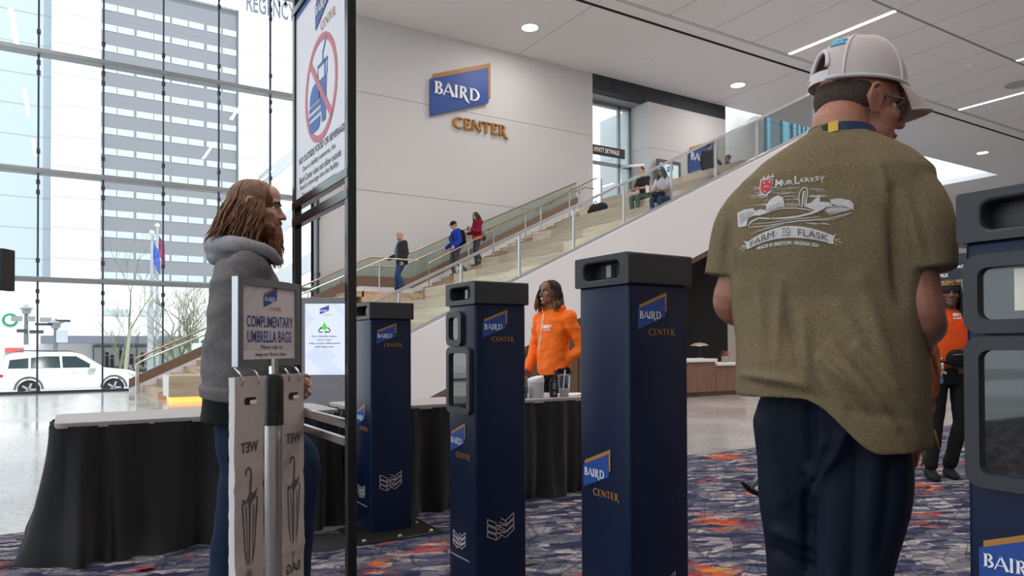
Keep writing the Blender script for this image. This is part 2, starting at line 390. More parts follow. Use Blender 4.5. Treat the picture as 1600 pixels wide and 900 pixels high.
# the emblem: unit = width of the blue panel
EM_BLUE = [(0, 0), (1, .37), (1, .925), (0, .558)]
def emblem(fn, parent, outline=True, nrm=V((0, 0, 0)), thick=0, mats=('logo_blue', 'logo_gold', 'logo_white'), names=('emblem_panel', 'emblem_border', 'wordmark', 'second_wordmark'), center=True):
    e = nrm*.0015
    P = lambda x, y, k=0: V(fn(x, y))+e*k
    b = MB(); g = MB(); w = MB(); c = MB()
    if thick:
        b.prism([P(x, y)+nrm*thick*.5 for x, y in EM_BLUE], nrm*thick*.5)
        g.prism([P(x, y) for x, y in ((.064, .1), (1.06, .462), (1.06, 1.022), (.064, .653))], nrm*thick*.45)
        flat_word(w, 'BAIRD', .05, .345, .78, .197, lambda x, y: P(x, y)+nrm*thick, nrm*thick*.35)
        flat_word(c, 'CENTER', .387, -.105, .97, .17, lambda x, y: P(x, y), nrm*thick*.8)
    else:
        b.add([P(x, y, 1) for x, y in EM_BLUE], [(0, 1, 2, 3)])
        g.add([P(x, y, 1) for x, y in ((.06, .67), (1.06, 1.045), (1.06, .52), (1.0, .51), (1.0, .93), (.06, .58))], [(0, 5, 4, 1), (1, 4, 3, 2)])
        flat_word(w, 'BAIRD', .05, .30, .78, .205, lambda x, y: P(x, y, 2))
        flat_word(c, 'CENTER', .387, -.14, .97, .17, lambda x, y: P(x, y, 1))
    b.build(names[0], mats[0], parent); g.build(names[1], mats[1], parent); w.build(names[2], mats[2], parent)
    if center: c.build(names[3], mats[1], parent)
def chevrons(fn, parent, m, lw=.03):
    segs = []
    for k in range(3):
        y = -.27*k
        segs += [[(0, .87+y), (.33, .66+y), (.33, .45+y), (0, .66+y), (0, .87+y)], [(1, 1+y), (.69, .70+y), (.69, .50+y), (1, .80+y), (1, 1+y)]]
    for k in range(2):
        y = -.33*k
        segs += [[(.36, .56+y), (.69, .30+y), (.69, .50+y), (.36, .56+y)], [(.42, .70+y), (.69, .53+y)], [(.33, .66+y), (.50, .84+y)]]
    segs += [[(.33, .66), (.5, .84), (.69, .70)], [(.33, -.09), (.5, .06)]]
    mb = MB()
    for s in segs:
        for a, b in zip(s[:-1], s[1:]):
            for q in _stroke([a, b], [lw, lw]): mb.add([fn(*p) for p in q], [(0, 1, 2, 3)])
    return mb.build('lattice_emblem', m, parent)
M['logo_blue'] = mat('logo_blue', (.012, .065, .30), .5)
M['logo_gold'] = mat('logo_gold', (.42, .19, .035), .5)
M['logo_white'] = mat('logo_white', (.85, .85, .87), .5)
# ------------------------------------------------------------------ the hall
ZC, YW = 11.25, 20.9
FL = MB().box((-14, -9, -.3), (95, 20.97, 0)).box((29.5, 20.97, -.3), (95, 60, 0)).build('floor', 'terrazzo'); struct(FL)
struct(MB().box((-13.5, -8.5, .0), (94, 5.17, .006)).build('floor_carpet', 'carpet'))
c = MB().box((-14, -9, ZC), (95, 16.60, ZC+.3)).box((-14, 16.74, ZC), (95, YW, ZC+.3)).box((47.2, YW, ZC), (95, 60, ZC+.3))
struct(c.build('ceiling', 'ceil'))
struct(MB().box((-14, 16.59, ZC+.004), (95, 16.75, ZC+.2)).build('trim_1', 'slot'), 'black slot running along the white ceiling')
t = MB()
for y in (16.0, 16.09): t.box((-14, y-.018, ZC-.004), (95, y+.018, ZC+.01))
struct(t.build('trim_2', 'alu'))
t = MB()
for y in (12.16, 8.3, 4.4, .5, -3.4): t.box((-14, y-.04, ZC-.004), (95, y+.04, ZC+.01))
struct(t.build('trim_3', 'alu'))
# white sign wall, panel joints as thin grooves
wl = MB()
zs = [0, 2.9, 5.9, 8.9, ZC]
for a, b in zip(zs[:-1], zs[1:]): wl.box((6.13, YW, a+(.008 if a else 0)), (16.52, YW+.35, b-.008 if b < ZC else ZC))
wl.box((6.13, YW+.03, 0), (16.52, YW+.34, ZC))
struct(wl.build('wall_back', 'wall'))
struct(MB().box((16.52, YW, 10.687), (23.66, YW+.4, ZC)).build('trim_4', 'fascia'), 'charcoal fascia band under the ceiling')
j = MB()
for x in (17.5, 19.0, 20.45, 21.8, 23.2): j.box((x-.012, YW-.004, 10.69), (x+.012, YW+.01, ZC))
struct(j.build('trim_5', 'slot'))
pr = MB().box((19.28, YW, 8.91), (23.66, YW+3, 10.687)).box((19.28, YW, 6), (23.66, YW+3, 8.895)).box((19.3, YW+.02, 6), (23.6, YW+2.9, 10.6))
struct(pr.build('wall_pier', 'wall'))
struct(MB().box((16.3, YW+.35, 10.687), (19.28, YW+1.5, 10.8)).build('ceiling_recess', mat('recess_soffit', (.30, .29, .28), .5)))
# storefront with glass door in the recess
SF = sempty('door_1', (17.9, YW+1.1, 6.07), 'glazed doors to the skywalk'); y = YW+1.06
f = MB()
for x in (16.4, 18.66, 19.2): f.box((x-.05, y-.06, 6.07), (x+.05, y+.06, 10.687))
for z in (8.28, 10.62): f.box((16.4, y-.06, z-.06), (19.28, y+.06, z+.06))
f.build('door_frame', 'alu', SF)
MB().box((16.4, y-.01, 6.07), (19.28, y+.01, 10.6)).build('door_pane', 'pane', SF)
dl = MB(); a = V((18.66, y-.08, 0)); b = V((19.45, YW+.1, 0))
ax = (b-a).normalized()
for u0, u1, z0, z1 in ((0, .07, 6.07, 8.3), (.93, 1, 6.07, 8.3), (0, 1, 8.2, 8.3), (0, 1, 6.07, 6.25)):
    p = a+(b-a)*u0; q = a+(b-a)*u1
    dl.obox(((p+q)/2)+V((0, 0, (z0+z1)/2)), ax, V((-ax.y, ax.x, 0)), (0, 0, 1), (q-p).length/2, .03, (z1-z0)/2)
dl.build('door_leaf', 'alu_light', SF)
MB().obox((a+b)/2+V((0, 0, 7.2)), ax, V((-ax.y, ax.x, 0)), (0, 0, 1), .5, .006, 1.0).build('door_glass', 'guard', SF)
# upper storey: floor slab, teal glazing, column
struct(MB().box((15.9, 12.95, 5.7), (23, 24, 6.07)).box((23, 19, 5.7), (41, 24.9, 6.07)).build('floor_upper', 'terrazzo'))
W3 = sempty('window_3', (30, 24.6, 6)); g = MB()
tx_ = lambda px: hit(px, 220, 1, 24.6).x
MB().box((tx_(1150), 24.6, 6.07), (42, 24.62, 16)).build('window_pane', mat('teal_glass', (.045, .10, .12), .1, coat=.5), W3)
for px, w_, m_ in ((1199, .12, 0), (1226, .25, 1), (1240, .12, 0), (1247, .10, 0), (1254, .08, 0), (1262, .2, 0)): g.box((tx_(px)-w_, 24.5, 6.07), (tx_(px)+w_, 24.62, 16))
g.build('window_frame', mat('blue_frame', (.12, .36, .50), .4), W3)
cc = hit(1163, 220, 1, 21.9)
struct(MB().lathe((cc.x, 21.9, 0), [(.80, 6.07), (.80, 16)], 48).build('column', mat('column_white', (.82, .82, .81), .6), smooth=True))
# curtain wall
W1 = sempty('window_1', (0, YW, 0), 'tall glass curtain wall on the street')
ms = [-.64+1.374*k for k in range(-9, 6)]
for x in ms:
    m_ = MB().tube([(x, YW-.10, 0), (x, YW-.10, ZC)], .022, 8).box((x-.012, YW-.02, 0), (x+.012, YW+.03, ZC))
    for z in (8.37, 5.45, 2.79, 11.0):
        for dz in (-.55, -.3, .45): m_.box((x-.04, YW-.14, z+dz-.05), (x+.04, YW-.05, z+dz+.05))
    m_.build('mullion', 'mullion', W1)
for z in (8.27, 5.36, 2.74):
    tr = MB().box((-13.3, YW-.30, z-.02), (6.13, YW+.06, z+.09)); tr.build('transom', 'alu', W1, bevel=.01)
MB().box((-13.3, YW-.05, 0), (6.13, YW+.08, .06)).build('sill', 'mullion', W1)
MB().box((-13.3, YW-.1, ZC-.1), (6.13, YW+.08, ZC)).build('head_frame', 'alu', W1)
zb = [.06, 2.74, 5.36, 8.27, ZC]
for x0, x1 in zip([-13.3]+ms, ms+[6.13]):
    for z0, z1 in zip(zb[:-1], zb[1:]):
        MB().add([(x0+.01, YW, z0), (x1-.01, YW, z0), (x1-.01, YW, z1), (x0+.01, YW, z1)], [(0, 1, 2, 3)]).build('pane', 'pane', W1)
# left end of the hall is glazed too
W2 = sempty('window_2', (-14, 6, 0))
g = MB()
for k in range(16): g.box((-14.05, -9+2*k-.03, 0), (-13.9, -9+2*k+.03, ZC))
for z in (2.74, 5.36, 8.27): g.box((-14.05, -9, z), (-13.85, YW, z+.1))
g.build('window_frame', 'alu', W2)
MB().add([(-14, -9, 0), (-14, YW, 0), (-14, YW, ZC), (-14, -9, ZC)], [(0, 1, 2, 3)]).build('window_pane', 'pane', W2)
struct(MB().box((-14, -9.3, 0), (95, -9, ZC)).build('wall_rear', mat('wall_warm', (.60, .54, .48), .85)))
struct(MB().box((95, -9, 0), (95.3, 60, ZC)).build('wall_right', 'wall'))
struct(MB().box((47.2, 60, 0), (95, 60.3, ZC)).box((34, 33, 0), (47.2, 33.3, 18)).box((41.5, 24.6, 6.07), (42, 33, 18)).box((23.4, 24.7, 6.07), (42, 24.9, 16)).build('wall_atrium', mat('atrium_white', (.85, .87, .9), .8)))
struct(MB().box((34, YW, 0), (47.2, YW+.2, 5)).box((17.0, 15, 0), (22.5, 15.3, 5.7)).build('wall_beige', mat('wall_beige', (.55, .50, .46), .8)))
# ------------------------------------------------------------------ the seating stair
TIER = lambda k: 8.75+.933*(k-6)
ST = sempty('staircase', (9, 16, 0), 'wide oak stair with seating tiers')
for k in range(1, 14):
    x0 = TIER(k); z1 = .467*k; y1 = 18.9; x1 = TIER(k+1)+.06 if k < 13 else 16.0
    o = MB().box((x0, 12.9, z1-.467), (x1, y1, z1)).build('seating_tier', 'oak', ST, bevel=.01, bseg=1)
def flight(x, z, n, y0, y1, k0=0):
    for k in range(k0, n):
        zz = z+(k+1)*.1557
        MB().box((x+.311*k, y0, zz-.1557), (x+.311*(k+1)+.03, y1, zz)).build('step', 'oak_warm', ST)
flight(1.62, 0, 7, 16.95, 20.35)
flight(1.62, 0, 17, 18.95, 20.35, 7)
MB().box((6.88, 18.95, 2.35), (9.05, 20.35, 2.65)).build('landing', 'oak_warm', ST)
flight(8.75+.311, 2.65, 21, 18.95, 20.35)
# white body under the aisle and the skirting that carries the back guard
MB().prism([(1.7, 19.9, 0), (7.2, 19.9, 2.55), (8.9, 19.9, 2.6), (15.4, 19.9, 6.0), (15.9, 19.9, 0)], (0, .3, 0)).build('stair_body', 'stringer', ST)
sk = MB().prism([(1.30, 20.36, 0), (1.30, 20.36, .16), (1.62, 20.36, .33), (7.3, 20.36, 3.05), (9.0, 20.36, 3.05), (15.4, 20.36, 6.3), (15.4, 20.36, 0)], (0, .12, 0))
sk.build('skirting', 'stringer', ST)
sk = MB().prism([(1.30, 20.34, .10), (1.30, 20.34, .32), (7.3, 20.34, 3.22), (9.0, 20.34, 3.22), (15.4, 20.34, 6.42), (15.4, 20.34, 6.15), (9.0, 20.34, 2.92), (7.3, 20.34, 2.92)], (0, .16, 0))
sk.build('guard_base', mat('guard_base_brown', (.20, .13, .09), .5), ST)
# near stringer (white) with its brown soffit
e0, e1 = hit(629, 527.6, 1, 12.8), hit(1197.5, 240, 1, 12.8); sl = (e1.z-e0.z)/(e1.x-e0.x)
TOPZ = lambda x: e0.z+sl*(x-e0.x)
LOWZ = lambda x: .065+(x-5.874)*.44
xs0 = e0.x-e0.z/sl
MB().prism([(xs0, 12.72, 0), (5.73, 12.72, 0), (18.5, 12.72, LOWZ(18.5)), (18.5, 12.72, TOPZ(18.5)-.04)], (0, .22, 0)).build('stringer', 'stringer', ST)
MB().prism([(xs0+.1, 12.78, .03), (18.5, 12.78, TOPZ(18.5)-.04), (18.5, 12.78, TOPZ(18.5)+.04), (xs0, 12.78, .06)], (0, .14, 0)).build('guard_shoe', 'alu_light', ST)
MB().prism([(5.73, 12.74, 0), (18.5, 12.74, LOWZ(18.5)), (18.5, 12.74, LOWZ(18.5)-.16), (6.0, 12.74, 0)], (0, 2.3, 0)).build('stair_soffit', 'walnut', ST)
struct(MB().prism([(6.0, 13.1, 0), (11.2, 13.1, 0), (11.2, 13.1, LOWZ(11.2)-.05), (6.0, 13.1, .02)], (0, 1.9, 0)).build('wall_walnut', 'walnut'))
jt = MB()
for k in range(6): jt.box((6.7+.8*k, 13.088, 0), (6.715+.8*k, 13.1, max(.05, LOWZ(6.7+.8*k)-.1)))
struct(jt.build('trim_6', 'slot'))
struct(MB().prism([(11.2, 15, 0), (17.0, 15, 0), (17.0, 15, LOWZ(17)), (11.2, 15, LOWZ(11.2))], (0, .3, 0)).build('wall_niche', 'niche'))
# bench block at the foot with amber light under it
MB().box((1.72, 15.9, .10), (4.2, 16.9, .535)).build('bench_block', 'oak_bench', ST, bevel=.01)
MB().box((1.715, 15.905, .10), (1.725, 16.9, .535)).build('bench_end', 'white', ST)
MB().box((1.78, 15.98, 0), (4.2, 16.8, .10)).build('amber_light', 'amber', ST)
for k, a, b in ((3, 12.95, 14.2), ):
    MB().box((TIER(k)-.004, 12.95, .467*k-.13), (TIER(k)+.01, 16, .467*k-.08)).build('warm_light', 'warm_strip', ST)
# far guard with cap rail and wall rail on brackets
def nos(x): return max(0, min(.5*(x-1.62), 2.803)) if x < 8.75 else 2.803+.5*(x-8.75)
def stepz(x): return 2.65 if x < 9.06 else 2.65+.1557*(int((x-9.061)/.311)+1)
def rail_z(x): return hz(x)
RB = thing('glass_railing', 'green tinted glass railing with bronze cap along the white wall side of the stair', 'railing', (8, 20.42, 0))
def hz(x):
    pts = [(1.3, .74), (1.85, 1.02), (3.26, 1.73), (7.65, 3.78), (8.55, 3.80), (15.4, 6.93)]
    for (a, za), (b, zb_) in zip(pts[:-1], pts[1:]):
        if x <= b: return za+(zb_-za)*(x-a)/(b-a)
    return pts[-1][1]
def bz(x): 
    pts = [(1.3, .28), (7.3, 3.18), (9.0, 3.18), (15.4, 6.38)]
    for (a, za), (b, zb_) in zip(pts[:-1], pts[1:]):
        if x <= b: return za+(zb_-za)*(x-a)/(b-a)
    return pts[-1][1]
cuts = [1.45+.0]+[2.75+1.28*k for k in range(10)]+[15.4]
for a, b in zip(cuts[:-1], cuts[1:]):
    xs = [a+.012]+[q for q in (7.3, 7.65, 8.55, 9.0) if a+.02 < q < b-.02]+[b-.012]
    MB().prism([(q, 20.42, bz(q)) for q in xs]+[(q, 20.42, hz(q)) for q in xs[::-1]], (0, .015, 0)).build('glass_panel', 'guard_back', RB)
MB().tube([(q, 20.427, hz(q)+.015) for q in (1.45, 7.65, 8.55, 15.4)], .024, 8).build('cap_rail', 'bronze', RB)
RW = thing('handrail', 'bronze handrail bracketed to the far glass railing of the stair', 'handrail', (8, 20.3, 0))
MB().tube([(1.5, 20.2, 0), (1.5, 20.2, .70), (1.62, 20.2, .80), (7.55, 20.2, 3.50), (8.5, 20.2, 3.52), (15.6, 20.2, 6.75), (16.0, 20.2, 6.75)], .022, 8).build('rail', 'bronze', RW)
for x in [3+1.25*k for k in range(11)]:
    z = hz(x)-.26 if x > 8.6 else hz(x)-.28
    MB().tube([(x, 20.2, z), (x, 20.3, z-.06), (x, 20.42, z-.06)], .012, 6).ball((x, 20.4, z-.06), .035).build('bracket', 'bronze', RW)
# free standing handrail at the aisle edge
def free_rail(pts, posts, y, label):
    t_ = thing('handrail', label, 'handrail', (posts[0], y, 0), None)
    MB().tube([(x, y, z) for x, z in pts], .022, 8).build('rail', 'steel', t_)
    for x in posts:
        zt = None
        for (a, za), (b, zb_) in zip(pts[:-1], pts[1:]):
            if b > a and a <= x <= b: zt = za+(zb_-za)*(x-a)/(b-a)
        MB().tube([(x, y, max(0, nos(x)-.2)), (x, y, zt)], .018, 8).build('post', 'steel', t_)
    return t_
free_rail([(1.36, 0), (1.36, .72), (1.5, .80), (7.6, 3.60), (8.6, 3.6)], [3.2, 5.4, 7.4], 18.97, 'steel handrail on slim posts at the lower steps beside the street window')
def seg(px0, py0, px1, py1, y): return hit(px0, py0, 1, y), hit(px1, py1, 1, y)
a, b = seg(670, 411, 904, 292, 18.97)
fr = thing('handrail', 'long bronze handrail on slim posts between upper steps and seating tiers', 'handrail', (a.x, 18.97, a.z))
sl2 = (b.z-a.z)/(b.x-a.x); rz = lambda x: a.z+sl2*(x-a.x)
x_end = hit(930, 285, 1, 18.97).x; x_top = hit(940, 287, 1, 18.97).x
MB().tube([(a.x, 18.97, nos(a.x)), (a.x, 18.97, a.z), (x_end, 18.97, rz(x_end)), (x_top, 18.97, rz(x_end)), (x_top, 18.97, 5.9)], .022, 8).build('rail', 'bronze', fr)
for px in (732, 771, 821, 845, 890, 908):
    x = hit(px, 360, 1, 18.97).x
    MB().tube([(x, 18.97, nos(x)-.2), (x, 18.97, rz(x))], .022, 8).build('post', 'steel', fr)
# near guard
RN = thing('glass_railing', 'clear glass railing with steel posts on top of the white stringer', 'railing', (5, 12.85, 1))
r0, r1 = hit(586, 472, 1, 12.85), hit(1184, 186, 1, 12.85); slr = (r1.z-r0.z)/(r1.x-r0.x); RZ = lambda x: r0.z+slr*(x-r0.x)
px_ = [624, 721, 812, 897, 975, 1049, 1119, 1184]
pw = [4.2]+[hit(q, 300 if q > 900 else 440, 1, 12.85).x for q in px_]+[18.2]
for a, b in zip(pw[:-1], pw[1:]):
    MB().prism([(a+.02, 12.85, TOPZ(a)+.03), (b-.02, 12.85, TOPZ(b)+.03), (b-.02, 12.85, RZ(b)), (a+.02, 12.85, RZ(a))], (0, .015, 0)).build('glass_panel', 'guard', RN)
for x in pw[1:-1]: MB().box((x-.022, 12.83, TOPZ(x)), (x+.022, 12.88, RZ(x))).build('post', 'alu_light', RN)
MB().prism([(4.2, 12.82, RZ(4.2)-.03), (18.2, 12.82, RZ(18.2)-.03), (18.2, 12.82, RZ(18.2)+.03), (4.2, 12.82, RZ(4.2)+.03)], (0, .07, 0)).build('cap_rail', 'alu_light', RN)

# ------------------------------------------------------------------ ceiling lights
def led(x, y0, y1, label):
    t_ = thing('linear_ceiling_light', label, 'ceiling light', (x, (y0+y1)/2, ZC), 'linear lights in the panelled ceiling')
    MB().box((x-.07, y0, ZC-.012), (x+.07, y1, ZC-.002)).build('diffuser', 'led', t_)
    MB().box((x-.085, y0-.01, ZC-.006), (x-.07, y1+.01, ZC)).box((x+.07, y0-.01, ZC-.006), (x+.085, y1+.01, ZC)).build('frame', 'alu', t_)
    l = area_lamp((x, (y0+y1)/2, ZC-.02), .13, y1-y0, LED_W, (1, .935, .91), 'linear_lamp')
    l.parent = t_; l.location = (0, 0, -.02)
led(21.3, 12.2, 15.95, 'long glowing light strip above the capped man, left of the two full strips')
led(32.65, 12.2, 15.95, 'glowing light strip beyond the brim of the white cap')
led(28.8, 8.35, 12.1, 'short end of a light strip at the right edge near the ceiling joint')
for x, y0 in ((9.9, 12.2), (-1.5, 12.2), (17.4, 8.35), (6.1, 8.35), (-5.2, 8.35), (21.3, 4.45), (9.9, 4.45), (-1.5, 4.45), (17.4, .55), (6.1, .55), (-5.2, .55), (9.9, -3.35), (-1.5, -3.35), (44, 12.2), (55.4, 12.2), (40.1, 8.35), (32.6, 4.45), (21.3, -3.35)):  # unseen strips added to light the hall, continuing the ceiling grid
    led(x, y0, y0+3.75, 'added light strip of the panelled ceiling outside the frame, brightening the hall')
def down(x, y, label, r=.26, p=DOWN_W):
    t_ = thing('recessed_downlight', label, 'ceiling light', (x, y, ZC), 'round downlights in the smooth ceiling band')
    MB().lathe((x, y, 0), [(r, ZC-.008), (r, ZC-.002)], 32).build('diffuser', 'led', t_)
    MB().rings([[(x+q*math.cos(2*PI*k/32), y+q*math.sin(2*PI*k/32), z) for k in range(32)] for q, z in ((r, ZC-.01), (r+.035, ZC-.012), (r+.035, ZC))], False).build('trim_ring', 'white', t_)
    l = area_lamp((x, y, ZC), .4, .4, p, (1, .94, .91), 'round_lamp'); l.parent = t_; l.location = (0, 0, -.02)
for x, l in ((12.45, 'round ceiling downlight above the blue wall sign, nearest of its row'), (22.13, 'round ceiling downlight left of the man in the white cap'), (41.06, 'round ceiling downlight just above the bright atrium opening'),
             (31.8, 'round ceiling downlight hidden behind the cap')): down(x, 18.92, l)
for p_, l in (((60.3, 29.64), 'small round downlight between the shoulder of the green shirt and the security pillar'), ((81.5, 39.1), 'farthest downlight just above the dark meeting room sign')): down(*p_, l, .26, 30)
for x, y, l in ((17.45, 18.92, 'small white detector on the smooth ceiling left of the middle downlight'), (36.57, 18.92, 'tiny detector on the ceiling left of the far downlight'), (27.8, 13.18, 'round detector between the two light strips'), (51.6, 23.1, 'tiny detector on the ceiling right of the atrium opening')):
    t_ = thing('smoke_detector', l, 'detector', (x, y, ZC))
    MB().lathe((x, y, 0), [(.16, ZC), (.16, ZC-.03), (.1, ZC-.07), (.03, ZC-.08)], 20).build('cover', 'white', t_, smooth=True)
t_ = thing('ceiling_speaker', 'round grey speaker grille in the ceiling at the right edge', 'speaker', (31.45, 13.2, ZC))
MB().lathe((31.45, 13.2, 0), [(.42, ZC-.004), (.44, ZC-.02), (.36, ZC-.02), (.35, ZC-.012)], 28).build('grille', mat('grille_grey', (.42, .42, .42), .7), t_)
# ------------------------------------------------------------------ more materials
M['navy'] = mat('navy_print', (.0045, .012, .042), .40, spec=.28, bump=.05, bscale=400)
M['cap_grey'] = mat('charcoal_shell', (.028, .03, .034), .5, bump=.25, bscale=600)
M['dark_plastic'] = mat('dark_plastic', (.010, .010, .012), .4)
M['window_dark'] = mat('smoked_window', (.02, .022, .022), .03, 0, spec=1.0)
M['plate'] = mat('floor_plate', (.05, .047, .042), .35, .7)
M['bolt'] = mat('bolt_steel', (.6, .55, .5), .3, 1)
M['cloth_black'] = mat('black_table_cloth', (.011, .011, .012), .75, spec=.3, sheen=.15)
M['table_top'] = mat('table_laminate', (.34, .32, .31), .55, var=.08, vscale=60)
M['frame_black'] = mat('black_gloss_metal', (.012, .012, .013), .18, .2)
M['chrome'] = mat('chrome', (.75, .75, .76), .16, 1)
M['poster'] = mat('poster_white', (.74, .73, .76), .5)
M['poster_pink'] = mat('sign_sheet', (.66, .60, .60), .45)
M['ink'] = mat('dark_ink', (.03, .03, .05), .6)
M['ink_blue'] = mat('blue_ink', (.03, .06, .25), .6)
M['blue_print'] = mat('blue_print', (.05, .14, .40), .6)
M['pink_red'] = mat('faded_red', (.58, .16, .20), .6)
M['grey_frame'] = mat('snap_frame_grey', (.22, .22, .23), .4, .6)
M['bag'] = mat('bag_film', (.50, .42, .37), .5, var=.06, vscale=14, bump=.2, bscale=40)
M['bag_edge'] = mat('bag_edge', (.82, .80, .78), .5)
M['bag_ink'] = mat('bag_print', (.09, .08, .08), .6)

def rrect(x0, y0, x1, y1, r, n=5):
    p = []
    for cx, cy, a in ((x1-r, y1-r, 0), (x0+r, y1-r, 90), (x0+r, y0+r, 180), (x1-r, y0+r, 270)):
        for k in range(n+1):
            t = math.radians(a+90*k/n); p.append((cx+r*math.cos(t), cy+r*math.sin(t)))
    return p
def holed(mb, outer, inner, fn, back, depth_out, depth_in):
    """a plate whose outer outline steps out by depth_out and whose hole drops to depth_in; fn(x, y, d)"""
    n = len(inner); o = len(mb.v)
    mb.add([fn(x, y, back) for x, y in outer]+[fn(x, y, depth_out) for x, y in outer]+[fn(x, y, depth_out) for x, y in inner]+[fn(x, y, depth_in) for x, y in inner],
           [(i+a*n, (i+1) % n+a*n, (i+1) % n+(a+1)*n, i+(a+1)*n) for a in range(3) for i in range(n)])
def square_outline(x0, y0, x1, y1, inner):
    """points of the rectangle matched one to one with a rounded inner outline"""
    n = len(inner)//4; out = []
    for q, (cx, cy) in enumerate(((x1, y1), (x0, y1), (x0, y0), (x1, y0))):
        for k in range(n):
            ix, iy = inner[q*n+k]
            if k == n//2: out.append((cx, cy))
            elif q == 0: out.append((cx, iy) if k < n/2 else (ix, cy))
            elif q == 1: out.append((ix, cy) if k < n/2 else (cx, iy))
            elif q == 2: out.append((cx, iy) if k < n/2 else (ix, cy))
            else: out.append((ix, cy) if k < n/2 else (cx, iy))
    return out

def pillar(w0, t0, H, windows, label):
    B = .258
    T_ = thing('security_pillar', label, 'security pillar', (w0+B/2, t0+B/2, 0), 'security screening pillars in one row')
    MB().box((w0, t0, 0), (w0+B, t0+B, H-.095)).build('pillar_body', 'navy', T_, bevel=.012, bseg=3, smooth=True)
    e = .01
    cp = MB(); a0, a1, b0, b1, z0, z1 = w0-e, w0+B+e, t0-e, t0+B+e, H-.1, H
    hole = rrect(b0+.045, H-.078, b1-.045, H-.022, .02)
    W_ = lambda x, y, d: (a0-d, x, y)
    holed(cp, square_outline(b0, z0, b1, z1, hole), hole, W_, 0, 0, -.06)
    E_ = lambda x, y, d: (a1+d, x, y)
    holed(cp, square_outline(b0, z0, b1, z1, hole), hole, E_, 0, 0, -.06)
    cp.add([(a0, b0, z0), (a1, b0, z0), (a1, b0, z1), (a0, b0, z1), (a0, b1, z0), (a1, b1, z0), (a1, b1, z1), (a0, b1, z1)], [(0, 1, 2, 3), (5, 4, 7, 6), (3, 2, 6, 7), (1, 0, 4, 5)])
    cp.build('pillar_cap', 'cap_grey', T_, weld=True, bevel=.006, bseg=2)
    MB().box((a0+.05, b0+.03, z0+.01), (a1-.05, b1-.03, z1-.012)).build('handle_recess', 'dark_plastic', T_)
    MB().box((a0+.035, t0+B/2-.012, H-.07), (a0+.05, t0+B/2+.012, H-.03)).build('latch', 'alu', T_)
    L_ = lambda x, y: (w0-.0012, t0+B-x, y)      # left face seen from the entrance side
    R_ = lambda x, y: (w0+x, t0-.0012, y)
    s = .118
    emblem(lambda x, y: R_(.034+x*s, H-.246+y*s), T_, nrm=V((0, -1, 0)), names=('front_emblem_panel', 'front_emblem_border', 'front_wordmark', 'front_second_wordmark'))
    emblem(lambda x, y: L_(.022+x*.136, .622+y*.136), T_, nrm=V((-1, 0, 0)), names=('side_emblem_panel', 'side_emblem_border', 'side_wordmark', 'side_second_wordmark'))
    M.setdefault('emblem_line', mat('emblem_line', (.52, .44, .42), .5))
    chevrons(lambda x, y: R_(.055+x*.135, .262+y*.10), T_, 'emblem_line')
    chevrons(lambda x, y: L_(.045+x*.115, .20+y*.078), T_, 'logo_white')
    ln = MB(); text_fit(ln, 'WISCONSIN CENTER DISTRICT', .02, .155, .20, .162, L_, .01); ln.build('small_print', 'logo_white', T_)
    for q, z in ((.06, .6), (.21, .59)): MB().lathe((0, 0, 0), [(.004, 0), (.004, .002), (.002, .003)], 10).map(lambda p: (w0+q+p.x, t0-p.z, z+p.y)).build('screw', 'dark_plastic', T_)
    if windows:
        for x0, x1, z0, z1, nm in ((.004, .150, H-.282, H-.126, 'upper'), (.004, .228, H-.585, H-.288, 'lower')):
            f = MB(); F_ = lambda x, y, d: (w0-d, t0+B-x, y)
            i_ = .027
            holed(f, rrect(x0, z0, x1, z1, .03), rrect(x0+i_, z0+i_, x1-i_, z1-i_, .018), F_, -.002, .016, .002)
            f.build(nm+'_window_frame', 'cap_grey', T_, smooth=True)
            g = MB().add([F_(x, y, .0035) for x, y in rrect(x0+i_-.002, z0+i_-.002, x1-i_+.002, z1-i_+.002, .018)], [list(range(24))])
            g.build(nm+'_window_pane', 'window_dark', T_)
    return T_
pillar(1.50, 3.985, 1.365, False, 'farthest security pillar, directly right of the black poster frame')
pillar(1.495, 2.71, 1.386, True, 'security pillar with two small windows, left of the table worker in orange')
pillar(1.50, 1.72, 1.398, False, 'tallest looking plain navy security pillar in the middle, without windows')
g4 = pillar(1.54, .488, 1.404, True, 'cut off security pillar at the right edge with two windows')
MB().box((1.536, .60, 1.165), (1.5385, .655, 1.245)).build('ticket', mat('paper_yellow', (.75, .72, .6), .6), g4)
bp = thing('base_plate', 'dark steel floor plate with bolts under the farthest security pillar', 'floor plate', (1.6, 4.0, 0))
MB().box((1.36, 3.80, .006), (1.88, 4.19, .016)).build('plate', 'plate', bp, bevel=.003)
for x, y in ((1.41, 3.85), (1.62, 3.84), (1.82, 3.85), (1.83, 4.08), (1.41, 4.08)): MB().lathe((x, y, 0), [(.014, .016), (.014, .022), (.006, .028)], 10).build('bolt', 'bolt', bp, smooth=True)
t_ = thing('cable_cover', 'flat dark cable cover on the carpet between the two far security pillars', 'cable cover', (1.9, 3.4, 0))
MB().prism([(1.80, 3.0, .006), (2.02, 3.0, .006), (1.98, 3.0, .016), (1.84, 3.0, .016)], (0, .72, 0)).build('ramp', mat('cable_mat', (.06, .055, .05), .6), t_)
t_ = thing('floor_mat', 'round edged black rubber foot on the carpet left of the farthest pillar', 'stand foot', (1.2, 4.0, 0))
MB().lathe((1.22, 3.98, 0), [(.19, .006), (.185, .014), (.1, .02)], 28).build('disc', 'black', t_, smooth=True)

